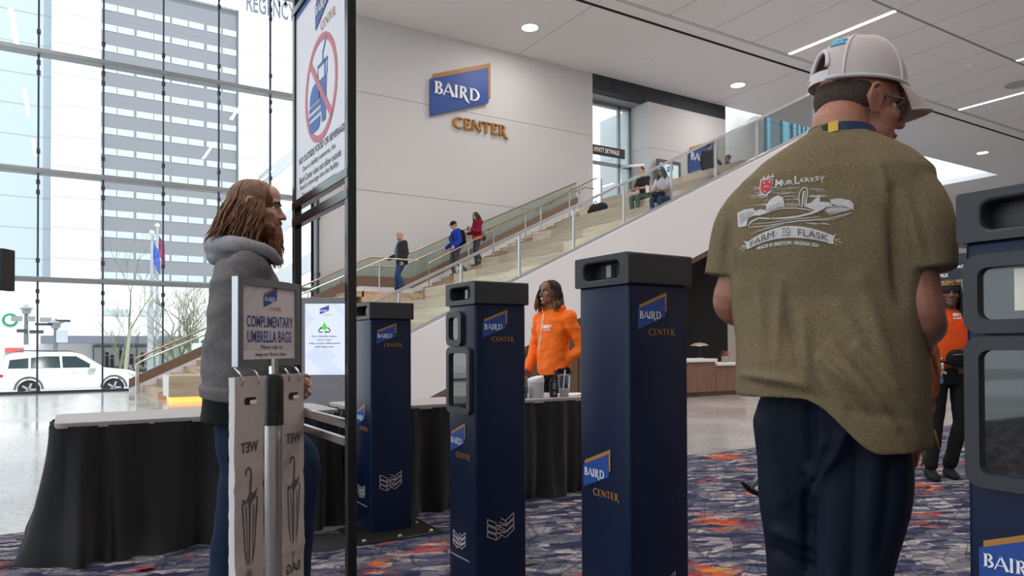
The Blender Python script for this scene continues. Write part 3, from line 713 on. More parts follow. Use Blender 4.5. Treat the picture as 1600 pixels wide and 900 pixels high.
# ------------------------------------------------------------------ skirted tables
def table(x0, x1, y0, y1, label, left_open, seed, flare):
    T_ = thing('folding_table', label, 'table', ((x0+x1)/2, (y0+y1)/2, 0), 'skirted folding tables in one line')
    top = [(x, y, .69) for x, y in rrect(x0, y0, x1, y1, .05)]
    MB().prism(top, (0, 0, .03)).build('tabletop', 'table_top', T_, bevel=.004)
    for x in (x0+.25, x1-.25):
        MB().tube([(x, y0+.1, .69), (x, y0+.07, .006)], .014).tube([(x, y1-.1, .69), (x, y1-.07, .006)], .014).tube([(x, y0+.1, .35), (x, y1-.1, .35)], .01).build('leg_frame', 'steel', T_)
    rnd = random.Random(seed)
    path = [(x0+.005, y1-.03), (x0+.005, y0+.03), (x0+.03, y0+.005), (x1-.03, y0+.005), (x1-.005, y0+.03), (x1-.005, y1-.03)]
    pts = []
    for (ax, ay), (bx, by) in zip(path[:-1], path[1:]):
        d = math.hypot(bx-ax, by-ay); n = max(1, int(d/.012))
        for k in range(n):
            u = k/n; pts.append((ax+(bx-ax)*u, ay+(by-ay)*u, (by-ay)/d, -(bx-ax)/d))
    n = len(pts); NZ = 26; mb = MB(); vs = []
    ph = [rnd.uniform(0, 6.28) for _ in range(6)]
    def soft(i, k):       # smoothed outward normal
        nx = sum(pts[max(0, min(n-1, i+j))][2] for j in range(-k, k+1)); ny = sum(pts[max(0, min(n-1, i+j))][3] for j in range(-k, k+1)); d = math.hypot(nx, ny) or 1
        return nx/d, ny/d
    for j in range(NZ+1):
        v = j/NZ; z = .70-.69*v
        for i, (x, y, nx, ny) in enumerate(pts):
            s = i*.012
            nx, ny = soft(i, 4); nx, ny = -abs(nx) if nx < 0 else nx, ny
            a = .010+.026*v
            g = math.sin(s*62+ph[0]+1.2*math.sin(s*7+ph[1]))*.004*max(0, 1-v*5)
            f = a*(math.sin(s*26+ph[1]+1.6*math.sin(s*5.3+ph[2])+.8*v)+.55*math.sin(s*43+ph[3]+2*math.sin(s*3.1))+.5*noise.noise((s*3, v*2, seed)))
            hemw = .03*max(0, v-.86)/.14*math.sin(s*11+ph[4])
            out = .012+f+g+flare*v*v*min(1, max(.1, (x1-x)/.5))*(.55+.45*noise.noise((s*1.7, seed, 0)))+hemw
            lift = .03*max(0, v-.9)/.1*noise.noise((s*4, 7, seed))
            zz = max(.012, z+lift) if v > .9 else z
            if flare > .1 and x < x0+.25 and y < y0+.5: out += .06*v*v
            vs.append((x+nx*out, y+ny*out, zz))
    mb.v = [V(p) for p in vs]
    mb.f = [[j*n+i, j*n+i+1, (j+1)*n+i+1, (j+1)*n+i] for j in range(NZ) for i in range(n-1)]
    mb.build('table_skirt', 'cloth_black', T_, smooth='all')
    return T_
table(-.06, 1.42, 4.29, 4.90, 'long table with black gathered skirt at the left beside the shiny floor', True, 3, .11)
table(1.53, 3.36, 4.30, 4.90, 'skirted table behind the pillars holding the bin, radio and cup', False, 5, .035)

# ------------------------------------------------------------------ things on the right table
TZ = .72
def on_table(px, y=4.42): return hit(px, 625, 1, y).x, y
x, y = on_table(837.5, 4.45)
t_ = thing('waste_bin', 'small pale grey bin with sloped swing lid on the table', 'bin', (x, y, TZ))
k = 5.2/1118; r = 13.2*k
MB().lathe((x, y, 0), [(r*.86, TZ), (r*.9, TZ+.004), (r, TZ+.115), (r*1.02, TZ+.118)], 28).build('bucket', mat('bin_grey', (.55, .55, .56), .45), t_, smooth=True)
rr = r*1.03
ln = []
for q in range(28):
    a = 2*PI*q/28; ln.append((math.cos(a), math.sin(a)))
MB().rings([[(x+rr*c_, y+rr*s_, TZ+.116) for c_, s_ in ln], [(x+rr*c_, y+rr*s_, TZ+.132) for c_, s_ in ln], [(x+rr*.9*c_, y+rr*.9*s_, TZ+.150+.012*c_) for c_, s_ in ln], [(x+rr*.3*c_, y+rr*.3*s_, TZ+.156+.006*c_) for c_, s_ in ln]]).build('swing_lid', mat('bin_lid', (.62, .62, .63), .4), t_, smooth=True)
x, y = on_table(865, 4.40)
t_ = thing('two_way_radio', 'black walkie talkie standing between bin and cup', 'radio', (x, y, TZ))
MB().obox((x, y, TZ+.062), CR.normalized(), V((CF.x, CF.y, 0)).normalized(), (0, 0, 1), .030, .02, .062).build('radio_body', 'dark_plastic', t_, bevel=.006)
MB().tube([(x+.012, y, TZ+.12), (x+.012, y, TZ+.20)], [.0075, .0065]).build('antenna', 'dark_plastic', t_)
MB().tube([(x-.012, y, TZ+.12), (x-.012, y, TZ+.142)], .008).build('knob', 'dark_plastic', t_)
MB().obox((x-.006, y-.02, TZ+.085), CR.normalized(), V((CF.x, CF.y, 0)).normalized(), (0, 0, 1), .012, .004, .025).build('clip', 'bolt', t_)
for q in (-1, 0, 1): MB().obox((x+q*.012, y-.021, TZ+.03), CR.normalized(), V((CF.x, CF.y, 0)).normalized(), (0, 0, 1), .004, .003, .012).build('button', 'alu', t_)
x, y = on_table(881.5, 4.40)
t_ = thing('plastic_cup', 'clear plastic cup with straw and a little pale drink', 'cup', (x, y, TZ))
M['cup'] = glass('clear_plastic', (.90, .92, .94), .10, .05)
MB().lathe((x, y, 0), [(.036, TZ+.002), (.038, TZ+.006), (.049, TZ+.155), (.052, TZ+.158), (.052, TZ+.163)], 28).build('cup_wall', 'cup', t_, smooth=True)
MB().lathe((x, y, 0), [(.033, TZ+.006), (.041, TZ+.060)], 24).build('drink', mat('milky_drink', (.62, .58, .60), .3), t_, smooth=True)
MB().lathe((x, y, 0), [(.0535, TZ+.158), (.0535, TZ+.166), (.044, TZ+.170), (.01, TZ+.171)], 24).build('lid', 'cup', t_, smooth=True)
MB().tube([(x-.012, y, TZ+.02), (x+.010, y, TZ+.205)], .004).build('straw', mat('straw_white', (.8, .8, .82), .4), t_)
x, y = on_table(897, 4.5)
t_ = thing('paper_sheet', 'white sheet of paper lying beside the plastic cup', 'paper', (x, y, TZ))
MB().obox((x+.05, y+.1, TZ+.001), (1, 0, 0), (0, 1, 0), (0, 0, 1), .13, .1, .001).build('sheet', 'white', t_)
x, y = on_table(816, 4.45)
t_ = thing('ribbed_cup', 'small dark ribbed cup peeking out behind the windowed pillar', 'cup', (x, y, TZ))
MB().lathe((x, y, 0), [(.036, TZ)]+[q for i in range(6) for q in ((.040+.001*i, TZ+.008+.012*i), (.037+.001*i, TZ+.014+.012*i))]+[(.047, TZ+.085), (.04, TZ+.085)], 24).build('cup_wall', mat('cup_dark', (.06, .07, .09), .4), t_)

# ------------------------------------------------------------------ black poster frame
XP = .77; PN, PF = 2.284, 2.90
t_ = thing('poster_stand', 'tall black poster frame with a no food or beverage notice', 'sign stand', (XP, 2.58, 0))
for y in (PN-.032, PF): MB().box((XP, y, 0), (XP+.03, y+.032, 2.62)).build('post', 'frame_black', t_, bevel=.002, bseg=1)
for z0, z1, m_ in ((1.655, 1.688, 'frame_black'), (1.585, 1.620, 'frame_black'), (2.442, 2.47, 'frame_black')):
    MB().box((XP-.002, PN-.03, z0), (XP+.028, PF+.03, z1)).build('crossbar', m_, t_, bevel=.002, bseg=1)
for z0, z1 in ((.845, .874), (.787, .812)): MB().box((XP+.004, PN-.02, z0-.012), (XP+.022, PF+.02, z1-.012)).build('lower_rail', 'chrome', t_)
for y in (PN-.016, PF+.016): MB().box((XP-.22, y-.03, .006), (XP+.25, y+.03, .018)).build('foot', 'frame_black', t_)
MB().box((XP+.008, PN, 1.68), (XP+.022, PF, 2.45)).build('poster', 'poster', t_)
PW = PF-PN
Q = lambda y, z: (XP+.0068, y, z)
K = lambda x, z: Q(PF-x, z)                       # x runs left to right on the notice
MB().add([K(.0, 2.42), K(PW, 2.42), K(PW, 2.45), K(0, 2.45)], [(0, 1, 2, 3)]).build('blue_band', 'logo_blue', t_)
s = .17
emblem(lambda x, y: K(.27+x*s, 2.275+y*s), t_, nrm=V((-1, 0, 0)), names=('emblem_panel', 'emblem_border', 'wordmark', 'second_wordmark'))
cx, cz, R1 = PW/2+.02, 2.045, .195
rg = MB(); n = 56
for i in range(n):
    a, b = 2*PI*i/n, 2*PI*(i+1)/n
    rg.add([K(cx+R1*math.cos(a), cz+R1*math.sin(a)), K(cx+R1*math.cos(b), cz+R1*math.sin(b)), K(cx+(R1-.026)*math.cos(b), cz+(R1-.026)*math.sin(b)), K(cx+(R1-.026)*math.cos(a), cz+(R1-.026)*math.sin(a))], [(0, 1, 2, 3)])
for q in _stroke([(-.133, .133), (.133, -.133)], [.026, .026]): rg.add([(K(cx+a, cz+b)[0]-.0012, *K(cx+a, cz+b)[1:]) for a, b in q], [(0, 1, 2, 3)])
rg.build('prohibition_ring', 'pink_red', t_)
ic = MB(); G = lambda a, b: (XP+.0064, PF-(cx+a), cz+b)
def poly(mb, p, f=G): mb.add([f(*q) for q in p], [list(range(len(p)))])
poly(ic, [(-.025, .03), (.075, .03), (.062, -.13), (.02, -.13), (.0, -.05), (-.014, -.03)])       # drink
for q in _stroke([(-.03, .035), (-.033, .085), (.083, .085), (.078, .03)], [.012]*4)+_stroke([(.03, .085), (.03, .12), (.075, .17)], [.011]*3)+_stroke([(.052, .03), (.055, .085)], [.012]*2): poly(ic, q)
poly(ic, [(-.135+.065*(1-math.cos(PI*k/14)), -.035+.07*math.sin(PI*k/14)) for k in range(15)])     # bun
for q in _stroke([(-.142, -.05), (.002, -.05)], [.016]*2)+_stroke([(-.14+.012*k, -.078+(.007 if k % 2 else -.007)) for k in range(13)], [.010]*13): poly(ic, q)
poly(ic, [(-.138, -.098), (0, -.098), (-.006, -.132), (-.03, -.142), (-.11, -.142), (-.132, -.132)])
ic.build('food_icon', 'blue_print', t_)
tx = MB(); text_fit(tx, 'NO OUTSIDE FOOD OR BEVERAGE', .045, 1.822, PW-.015, 1.848, K, .012); tx.build('heading', 'ink', t_)
tx = MB()
for i, (l, a, b) in enumerate((('Due to liability concerns, the', .10, .50), ('Baird Center does not allow outside', .05, .56), ('food or beverage into the facility.', .06, .535), ('Thank you for your cooperation.', .085, .51))):
    text_fit(tx, l, a, 1.780-.034*i, b, 1.806-.034*i, K, .004)
tx.build('notice_text', 'ink', t_)

# ------------------------------------------------------------------ umbrella bag stand
P1, P2 = deep(371, 500, 2.42), deep(468, 500, 2.77)
ux = V((P2.x-P1.x, P2.y-P1.y, 0)); WID = ux.length; ux.normalize(); un = V((ux.y, -ux.x, 0))
if un.dot(CR) < 0: un = -un
O = V((P1.x, P1.y, 0)); UB = lambda x, z, d=0: O+ux*x+V((0, 0, z))+un*d
t_ = thing('umbrella_bag_stand', 'chrome pole stand with a complimentary umbrella bags sign', 'sign stand', UB(WID*.52, 0))
c_ = UB(WID*.50, 0, .012)
MB().lathe(c_, [(.19, .006), (.19, .016), (.05, .035), (.031, .04)], 32).build('base', 'chrome', t_, smooth=True)
MB().lathe(c_, [(.031, .04), (.031, .845)], 28).build('pole', 'steel', t_, smooth=True)
MB().lathe(c_, [(.036, .82), (.036, .985), (.030, 1.0), (.018, 1.005)], 28).build('collar', mat('black_collar', (.012, .012, .012), .35), t_, smooth=True)
MB().lathe(c_, [(.016, 1.0), (.016, 1.06)], 20).build('neck_tube', 'chrome', t_, smooth=True)
zb, zt = 1.033, 1.344
f = MB(); I_ = .026
F_ = lambda x, y, d: UB(x, y, d)
holed(f, [(0, zb), (WID, zb), (WID, zt), (0, zt)], [(I_, zb+I_), (WID-I_, zb+I_), (WID-I_, zt-I_), (I_, zt-I_)], F_, -.022, .004, -.004)
f.add([UB(0, zb, -.022), UB(WID, zb, -.022), UB(WID, zt, -.022), UB(0, zt, -.022)], [(0, 1, 2, 3)])
f.build('sign_frame', 'grey_frame', t_)
MB().add([UB(0-.001, zb+.002, .002), UB(0-.001, zt-.002, .002), UB(0-.001, zt-.002, -.022), UB(0-.001, zb+.002, -.022)], [(0, 1, 2, 3)]).build('frame_edge', 'alu_light', t_)
MB().add([UB(I_-.004, zb+I_-.004, -.003), UB(WID-I_+.004, zb+I_-.004, -.003), UB(WID-I_+.004, zt-I_+.004, -.003), UB(I_-.004, zt-I_+.004, -.003)], [(0, 1, 2, 3)]).build('sign_sheet', 'poster_pink', t_)
pat = MB()
for p in ([(.03, .06), (.10, .17), (.17, .06)], [(.20, .06), (.30, .20), (.35, .13), (.35, .06)], [(.06, .22), (.13, .29), (.10, .29), (.03, .22)]): pat.add([UB(x, zb+y, -.0024) for x, y in p], [list(range(len(p)))])
pat.build('sheet_pattern', mat('sheet_shade', (.60, .535, .535), .45), t_)
s = .075
emblem(lambda x, y: UB(WID*.40+x*s, 1.245+y*s, -.0018), t_, nrm=un*.4)
q = MB(); text_fit(q, 'COMPLIMENTARY', .052, 1.172, WID-.042, 1.213, lambda x, z: UB(x, z, -.0016), .012); text_fit(q, 'UMBRELLA BAGS', .055, 1.118, WID-.052, 1.160, lambda x, z: UB(x, z, -.0016), .012); q.build('heading', 'ink_blue', t_)
q = MB(); text_fit(q, 'Please help us', .13, 1.092, .255, 1.109, lambda x, z: UB(x, z, -.0016), .012); text_fit(q, 'keep our floors clean.', .10, 1.066, .285, 1.083, lambda x, z: UB(x, z, -.0016), .012); q.build('small_text', 'ink', t_)
bx = ((-.035, .122), (.232, .372))
for a, b in bx:
    for x in (a+.035, b-.035):
        MB().tube([UB(x, 1.03, -.01), UB(x, 1.01, .012), UB(x+.004, .990, .022), UB(x, .970, .014), UB(x-.003, .975, .0)], .004, 8).build('hook', 'chrome', t_)
for (a, b), l in zip(bx, ('hanging pack of umbrella bags left of the chrome pole', 'hanging pack of umbrella bags right of the chrome pole')):
    g_ = thing('umbrella_bag_pack', l, 'umbrella bags', UB((a+b)/2, .5), 'packs of umbrella bags')
    N1, N2 = 10, 44; vs = []; h0, h1 = .08, 1.0
    def bulge(x, z): return .004*noise.noise((x*9, z*6, a*7))+.003*math.sin(z*40+3*noise.noise((z*3, a, 0)))*max(0, noise.noise((z*5, a*3, 2)))+.004*math.exp(-((z-.35)/.012)**2)-.004*math.exp(-((z-.62)/.015)**2)
    BF = lambda x, z, d=0: UB(x, z, .016+bulge(x, z)+d)
    pk = MB()
    gr = [[BF(a+(b-a)*i/N1, h0+(h1-h0)*j/N2) for i in range(N1+1)] for j in range(N2+1)]
    pk.add([p for r_ in gr for p in r_], [(j*(N1+1)+i, j*(N1+1)+i+1, (j+1)*(N1+1)+i+1, (j+1)*(N1+1)+i) for j in range(N2) for i in range(N1)])
    pk.build('bag_sheet', 'bag', g_, smooth='all')
    ed = MB()
    gb = [[UB(a-.003+(b-a+.003)*i, h0+(h1-h0)*j/N2, -.004+.004*noise.noise((j*.7, a, i))) for i in (0, 1)] for j in range(N2+1)]
    vs = [p for j in range(N2+1) for p in (gr[j][0], gb[j][0], gb[j][1], gr[j][-1])]
    ed.add(vs, [(j*4+i, j*4+i+1, j*4+i+5, j*4+i+4) for j in range(N2) for i in range(3)])
    ed.build('bag_stack_edge', 'bag_edge', g_, smooth='all')
    w = b-a; cxm = (a+b)/2
    sl_ = MB().add([BF(x, z, .0012) for x, z in rrect(cxm-.032, .905, cxm+.032, .930, .011)], [list(range(24))]); sl_.build('handle_slot', 'dark_plastic', g_)
    MB().add([BF(x, z, .002) for x, z in rrect(cxm-.004, .906, cxm+.034, .920, .006)], [list(range(24))]).build('handle_flap', 'bag_edge', g_)
    um = MB(); mir = lambda x, z: BF(cxm-(x-cxm), z, .0016)
    text_fit(um, 'WET', cxm-.045, .742, cxm+.045, .778, mir, .03)
    um.build('first_bag_word', 'bag_ink', g_); um = MB()
    text_fit(um, 'BAG', cxm-.045, .255, cxm+.045, .292, mir, .03)
    um.build('second_bag_word', 'bag_ink', g_); um = MB()
    U2 = lambda x, z: BF(cxm+x, z, .0016)
    for q in _stroke([(-.022, .665), (-.020, .682), (-.008, .690), (.004, .682), (.006, .66), (.004, .60)], [.008]*6)+_stroke([(0, .60), (-.002, .40), (-.004, .26)], [.01, .006, .003])+_stroke([(-.040, .575), (-.026, .42), (-.010, .32)], [.007, .005, .003])+_stroke([(.040, .585), (.026, .42), (.006, .32)], [.007, .005, .003])+_stroke([(-.02, .56), (-.012, .36)], [.005, .003])+_stroke([(.02, .56), (.012, .36)], [.005, .003]): um.add([U2(*p) for p in q], [(0, 1, 2, 3)])
    um.add([U2(*p) for p in ((-.044, .59), (-.03, .565), (-.015, .575), (0, .55), (.012, .57), (.03, .585), (.046, .615), (.02, .60), (0, .605), (-.02, .58))], [list(range(10))])
    um.build('umbrella_drawing', 'bag_ink', g_)

# ------------------------------------------------------------------ digital kiosk
ka, kb = deep(467, 462, 11.5), deep(549, 462, 11.5); kx = V((kb.x-ka.x, kb.y-ka.y, 0)); KW = kx.length; kx.normalize(); kn = -V((CF.x, CF.y, 0)).normalized()
KP = lambda x, z, d=0: V((ka.x, ka.y, 0))+kx*x+V((0, 0, z))+kn*d
t_ = thing('display_kiosk', 'tall grey digital totem with a glowing water message behind the tables', 'display', KP(KW/2, 0))
MB().prism([KP(x, z, -.12) for x, z in rrect(0, 0, KW, 1.90, .05)], kn*.12).build('housing', mat('kiosk_grey', (.17, .17, .20), .5), t_, bevel=.006)
zt_, zb_ = 1.80, .66; x0, x1 = .10, KW-.10
M['screen'] = mat('screen_glow', (.1, .1, .1), .3, emit=(.68, .76, .92), estr=1.0)
MB().add([KP(x0, zb_, .004), KP(x1, zb_, .004), KP(x1, zt_, .004), KP(x0, zt_, .004)], [(0, 1, 2, 3)]).build('screen', 'screen', t_)
M['screen2'] = mat('screen_pattern', (.1, .1, .1), .3, emit=(.60, .69, .88), estr=1.0)
for p in ([(.1, .95), (.35, 1.2), (.6, .95), (.35, .75)], [(.3, .66), (.5, .9), (.74, .68), (.74, .66)], [(.1, 1.75), (.25, 1.55), (.1, 1.4)], [(.5, 1.8), (.74, 1.55), (.74, 1.7), (.62, 1.8)]): MB().add([KP(x, z, .005) for x, z in p], [list(range(len(p)))]).build('screen_pattern', 'screen2', t_)
M['s_blue'] = mat('screen_blue', (.0, .0, .0), .4, emit=(.01, .06, .50)); M['s_or'] = mat('screen_orange', (0, 0, 0), .4, emit=(.55, .25, .05)); M['s_white'] = mat('screen_white', (0, 0, 0), .4, emit=(.9, .9, .95))
M['s_green'] = mat('screen_green', (0, 0, 0), .4, emit=(.10, .70, .03)); M['s_dark'] = mat('screen_dark', (0, 0, 0), .4, emit=(.02, .03, .05))
s = .145; cxk = KW/2-.01
emblem(lambda x, y: KP(cxk-.075+x*s, 1.63+y*s, .006), t_, nrm=kn, mats=('s_blue', 's_or', 's_white'))
dz = MB(); dz.add([KP(cxk+x, 1.42+z, .007) for x, z in [(.045*math.sin(2*PI*k/20)*(1 if k < 5 or k > 15 else 1-(.9*(1-abs(10-k)/5))), (.04*-math.cos(2*PI*k/20) if (k < 5 or k > 15) else .10*(1-abs(10-k)/5))) for k in range(20)]], [list(range(20))]); dz.build('water_drop', 's_green', t_)
ar = MB()
for q in _stroke([(-.05, .02), (-.095, -.03), (-.085, -.055), (-.03, -.055)], [.018]*4)+_stroke([(.05, .02), (.095, -.03), (.085, -.055), (.01, -.055)], [.018]*4)+_stroke([(.03, -.055), (-.005, -.055)], [.04, .0])+_stroke([(-.06, .0), (-.035, .035)], [.04, 0]): ar.add([KP(cxk+x, 1.40+z, .006) for x, z in q], [(0, 1, 2, 3)])
ar.build('recycle_arrows', 's_dark', t_)
q = MB()
for i, (l, w_) in enumerate((('Our 320,000-gallon', .40), ('StormTrap\u00ae', .23), ('helps protect Milwaukee', .50), ('vital waterways.', .32))): text_fit(q, l, cxk-w_/2, 1.255-.055*i, cxk+w_/2, 1.29-.055*i, lambda x, z: KP(x, z, .006), .02)
q.build('message', 's_dark', t_)
MB().tube([KP(.1+.64*k/12, .58-.10*math.sin(PI*k/12), .002) for k in range(13)], .004, 6).build('trim_line', 'alu', t_)

# ------------------------------------------------------------------ wall sign
t_ = thing('wall_sign', 'large blue and gold logo sign on the white wall', 'sign', (10.9, YW, 9.4))
emblem(lambda x, y: V((9.843+x*2.135, YW-.006, 8.515+y*2.135)), t_, nrm=V((0, -1, 0)), thick=.12)
# ------------------------------------------------------------------ upper storey signs
t_ = thing('wall_sign', 'blue panel sign on the upper wall, partly behind a standing person', 'sign', (22, YW, 8.5))
emblem(lambda x, y: V((21.41+x*1.62, YW-.006, 8.13+y*1.62)), t_, nrm=V((0, -1, 0)), thick=.06)
t_ = thing('skywalk_sign', 'dark sign board over the upper glass door', 'sign', (17.3, YW+.05, 8.4))
MB().box((16.54, YW+.05, 8.28), (18.12, YW+.13, 8.63)).build('board', 'fascia', t_)
q = MB(); text_fit(q, 'HYATT SKYWALK', 16.62, 8.37, 17.85, 8.55, lambda x, z: (x, YW+.047, z), .02); q.build('lettering', mat('sign_cream', (.75, .66, .56), .5, emit=(.8, .68, .55), estr=.3), t_)
t_ = thing('display_kiosk', 'upper floor digital display against the wall behind the teal haired sitter', 'display', (20.1, 20.7, 6.07))
MB().box((19.50, 20.62, 6.07), (20.75, 20.74, 8.42)).build('housing', mat('kiosk_dark', (.10, .11, .13), .5), t_, bevel=.02)
MB().box((19.62, 20.612, 6.6), (20.60, 20.622, 8.26)).build('screen', mat('upper_screen', (.1, .1, .1), .3, emit=(.66, .80, .88), estr=1), t_)
emblem(lambda x, y: V((19.98+x*.32, 20.606, 7.93+y*.32)), t_, nrm=V((0, -1, 0)), mats=('s_blue', 's_or', 's_white'), center=False)
q = MB(); text_fit(q, 'NURSING', 19.78, 7.58, 20.5, 7.74, lambda x, z: (x, 20.608, z), .03); text_fit(q, 'MOTHERS', 19.78, 7.36, 20.5, 7.52, lambda x, z: (x, 20.608, z), .03); q.build('message', 's_dark', t_)
# overhead meeting room sign
MX = 36.0; ya, yb = hit(1462, 415, 0, MX).y, hit(1600, 415, 0, MX).y; za_, zb2 = hit(1490, 397, 0, MX).z, hit(1490, 437, 0, MX).z
t_ = thing('overhead_sign', 'dark blue overhead sign naming the meeting rooms at the right', 'sign', (MX, (ya+yb)/2, zb2))
MB().box((MX, min(ya, yb), zb2), (MX+.15, max(ya, yb), za_)).build('board', mat('sign_navy', (.03, .035, .06), .5), t_)
for y in (max(ya, yb)+.3, min(ya, yb)-.1): MB().tube([(MX+.08, y, 0), (MX+.08, y, za_)], .06).build('post', 'alu', t_)
MB().box((MX+.02, min(ya, yb)-.1, za_-.12), (MX+.14, max(ya, yb)+.3, za_-.02)).build('beam', 'alu', t_)
q = MB(); KM = lambda px, py: tuple(hit(px, py, 0, MX-.01))
def mfit(s_, x0, y0, x1, y1):
    a, b = hit(x0, y0, 0, MX-.01), hit(x1, y1, 0, MX-.01); text_fit(q, s_, -a.y, a.z, -b.y, b.z, lambda u, z: (MX-.01, -u, z), .02)
mfit('MEETING ROOMS', 1463, 422, 1523, 412); mfit('SKYWALK', 1452, 435, 1482, 427)
q.build('lettering', mat('sign_white', (.8, .8, .8), .5, emit=(.8, .8, .85), estr=.4), t_)

# ------------------------------------------------------------------ reception desk with lamp and plant
dk = thing('reception_desk', 'walnut reception desk with stepped white counter under the stair', 'desk', (12, 11.4, 0))
MB().box((9.6, 11.0, .10), (12.06, 11.7, .75)).box((12.075, 11.0, .10), (13.05, 11.7, .66)).build('front_panel', 'walnut_desk', dk)
MB().box((9.65, 11.06, 0), (12.95, 11.65, .10)).build('plinth', 'walnut', dk)
MB().box((9.55, 10.95, .75), (12.09, 11.75, .82)).box((12.09, 10.95, .66), (13.1, 11.75, .72)).build('counter', 'white', dk, bevel=.005, bseg=1)
x = 11.95; y = 11.35
t_ = thing('desk_lamp', 'thin metal table lamp with flat dome shade on the reception desk', 'lamp', (x, y, .82))
MB().lathe((x, y, 0), [(.10, .82), (.10, .832), (.012, .84)], 20).build('base', 'steel', t_, smooth=True)
MB().tube([(x, y, .83), (x, y, 1.23)], .009).build('stem', 'dark_plastic', t_)
MB().lathe((x, y, 0), [(.20, 1.10), (.195, 1.115), (.12, 1.155), (.02, 1.17)], 28).build('lamp_shade', mat('shade_bronze', (.45, .38, .32), .4, .5), t_, smooth=True)
MB().lathe((x, y, 0), [(.05, 1.098), (.05, 1.103)], 16).build('bulb', mat('bulb_glow', (1, 1, 1), .5, emit=(1, .75, .5), estr=4), t_)
x = 12.78; y = 11.35
t_ = thing('potted_plant', 'small red leaved plant in a stone pot on the low counter', 'plant', (x, y, .72))
MB().lathe((x, y, 0), [(.06, .72), (.085, .75), (.09, .86), (.078, .865), (.07, .84)], 20).build('pot', mat('stone_pot', (.35, .32, .26), .7), t_, smooth=True)
lf = MB(); rnd = random.Random(2)
for i in range(34):
    a = rnd.uniform(0, 2*PI); el = rnd.uniform(.1, 1.3); L_ = rnd.uniform(.10, .20)
    d = V((math.cos(a)*math.cos(el), math.sin(a)*math.cos(el), math.sin(el))); b = V((x, y, .86)); sd = d.cross(V((0, 0, 1))).normalized()*.028
    m1 = b+d*L_*.55+V((0, 0, .01)); e_ = b+d*L_-V((0, 0, .03))
    lf.add([b, m1+sd, e_, m1-sd, m1+V((0, 0, .008))], [(0, 1, 4), (1, 2, 4), (2, 3, 4), (3, 0, 4)])
lf.build('leaves', mat('red_leaves', (.42, .13, .08), .6, var=.5, vscale=30), t_)
# column speaker at the left edge
a = deep(9, 422, 5.0)
t_ = thing('column_speaker', 'slim black column speaker at the left edge in front of the window', 'speaker', (a.x, a.y, 0))
MB().obox(a, CR.normalized(), V((CF.x, CF.y, 0)).normalized(), (0, 0, 1), .024, .06, .145).build('speaker_box', 'black', t_, bevel=.004)
MB().tube([(a-CR*.02).to_tuple(), (a-CR*.36).to_tuple()], .014).tube([a-CR*.36+V((0, 0, .05)), a-CR*.36-V((0, 0, a.z-.006))], .018).build('stand_pole', 'black', t_)
MB().lathe((a-CR*.36)*1, [(.2, .006-a.z), (.2, .02-a.z), (.03, .03-a.z)], 24).build('stand_base', 'black', t_)
# scrap of red paper on the carpet
a = hit(226, 890, 2, .008)
rp = MB().add([a+V((-.05, -.012, 0)), a+V((0, -.022, .012)), a+V((.05, -.006, .0)), a+V((.04, .02, .004)), a+V((-.03, .022, .006))], [(0, 1, 4), (1, 3, 4), (1, 2, 3)])
rp.v += [p-V((0, 0, .001)) for p in rp.v]; tag(rp.build('paper_scrap', mat('red_paper', (.45, .02, .03), .6)), 'small crumpled red paper scrap on the carpet by the left table', 'paper')
# ------------------------------------------------------------------ people
def fuse(mb, voxel, smooth=5, fac=.5):
    """melts overlapping closed shapes into one continuous skin"""
    me = mb.mesh('fuse'); bm = bmesh.new(); bm.from_mesh(me); bmesh.ops.recalc_face_normals(bm, faces=bm.faces); bm.to_mesh(me); bm.free()
    o = bpy.data.objects.new('fuse', me); COL.objects.link(o)
    r = o.modifiers.new('r', 'REMESH'); r.mode = 'VOXEL'; r.voxel_size = voxel; r.adaptivity = 0
    if smooth:
        s_ = o.modifiers.new('s', 'SMOOTH'); s_.factor = fac; s_.iterations = smooth
    dg = bpy.context.evaluated_depsgraph_get(); dg.update()
    m2 = bpy.data.meshes.new_from_object(o.evaluated_get(dg))
    out = MB(); out.v = [v.co.copy() for v in m2.vertices]; out.f = [list(p.vertices) for p in m2.polygons]; out.n = [v.normal.copy() for v in m2.vertices]
    bpy.data.objects.remove(o); bpy.data.meshes.remove(me); bpy.data.meshes.remove(m2)
    return out
def push(mb, fn):
    mb.v = [p+n*fn(p, n) for p, n in zip(mb.v, mb.n)]; return mb
def wrinkle(a, fx=9, fz=14, seed=0, a2=.3):
    return lambda p, n: a*(noise.noise((p.x*fx+seed, p.y*fx, p.z*fz))+a2*noise.noise((p.x*fx*2.3, p.y*fx*2.3+seed, p.z*fz*2.1)))

def axes(yaw, pitch=0, roll=0):
    a = math.radians(yaw); f = V((math.sin(a), math.cos(a), 0)); r = V((math.cos(a), -math.sin(a), 0)); u = V((0, 0, 1))
    p = math.radians(pitch); f2 = f*math.cos(p)+u*math.sin(p); u2 = u*math.cos(p)-f*math.sin(p)
    q = math.radians(roll); r2 = r*math.cos(q)+u2*math.sin(q); u3 = u2*math.cos(q)-r*math.sin(q)
    return r2, f2, u3
def ell_rings(secs, n=28, expo=2.3):
    """secs: (centre, lateral axis, front axis, rx, ry)"""
    rs = []
    for c, a, b, rx, ry in secs:
        q = []
        for k in range(n):
            t = 2*PI*k/n; ct, st = math.cos(t), math.sin(t)
            ct = math.copysign(abs(ct)**(2/expo), ct); st = math.copysign(abs(st)**(2/expo), st)
            q.append(c+a*(rx*ct)+b*(ry*st))
        rs.append(q)
    return rs
def curve3(p0, p1, p2, u):
    # passes p0 at 0, p1 at .5, p2 at 1
    return p0*(2*(u-.5)*(u-1))+p1*(-4*u*(u-1))+p2*(2*u*(u-.5))
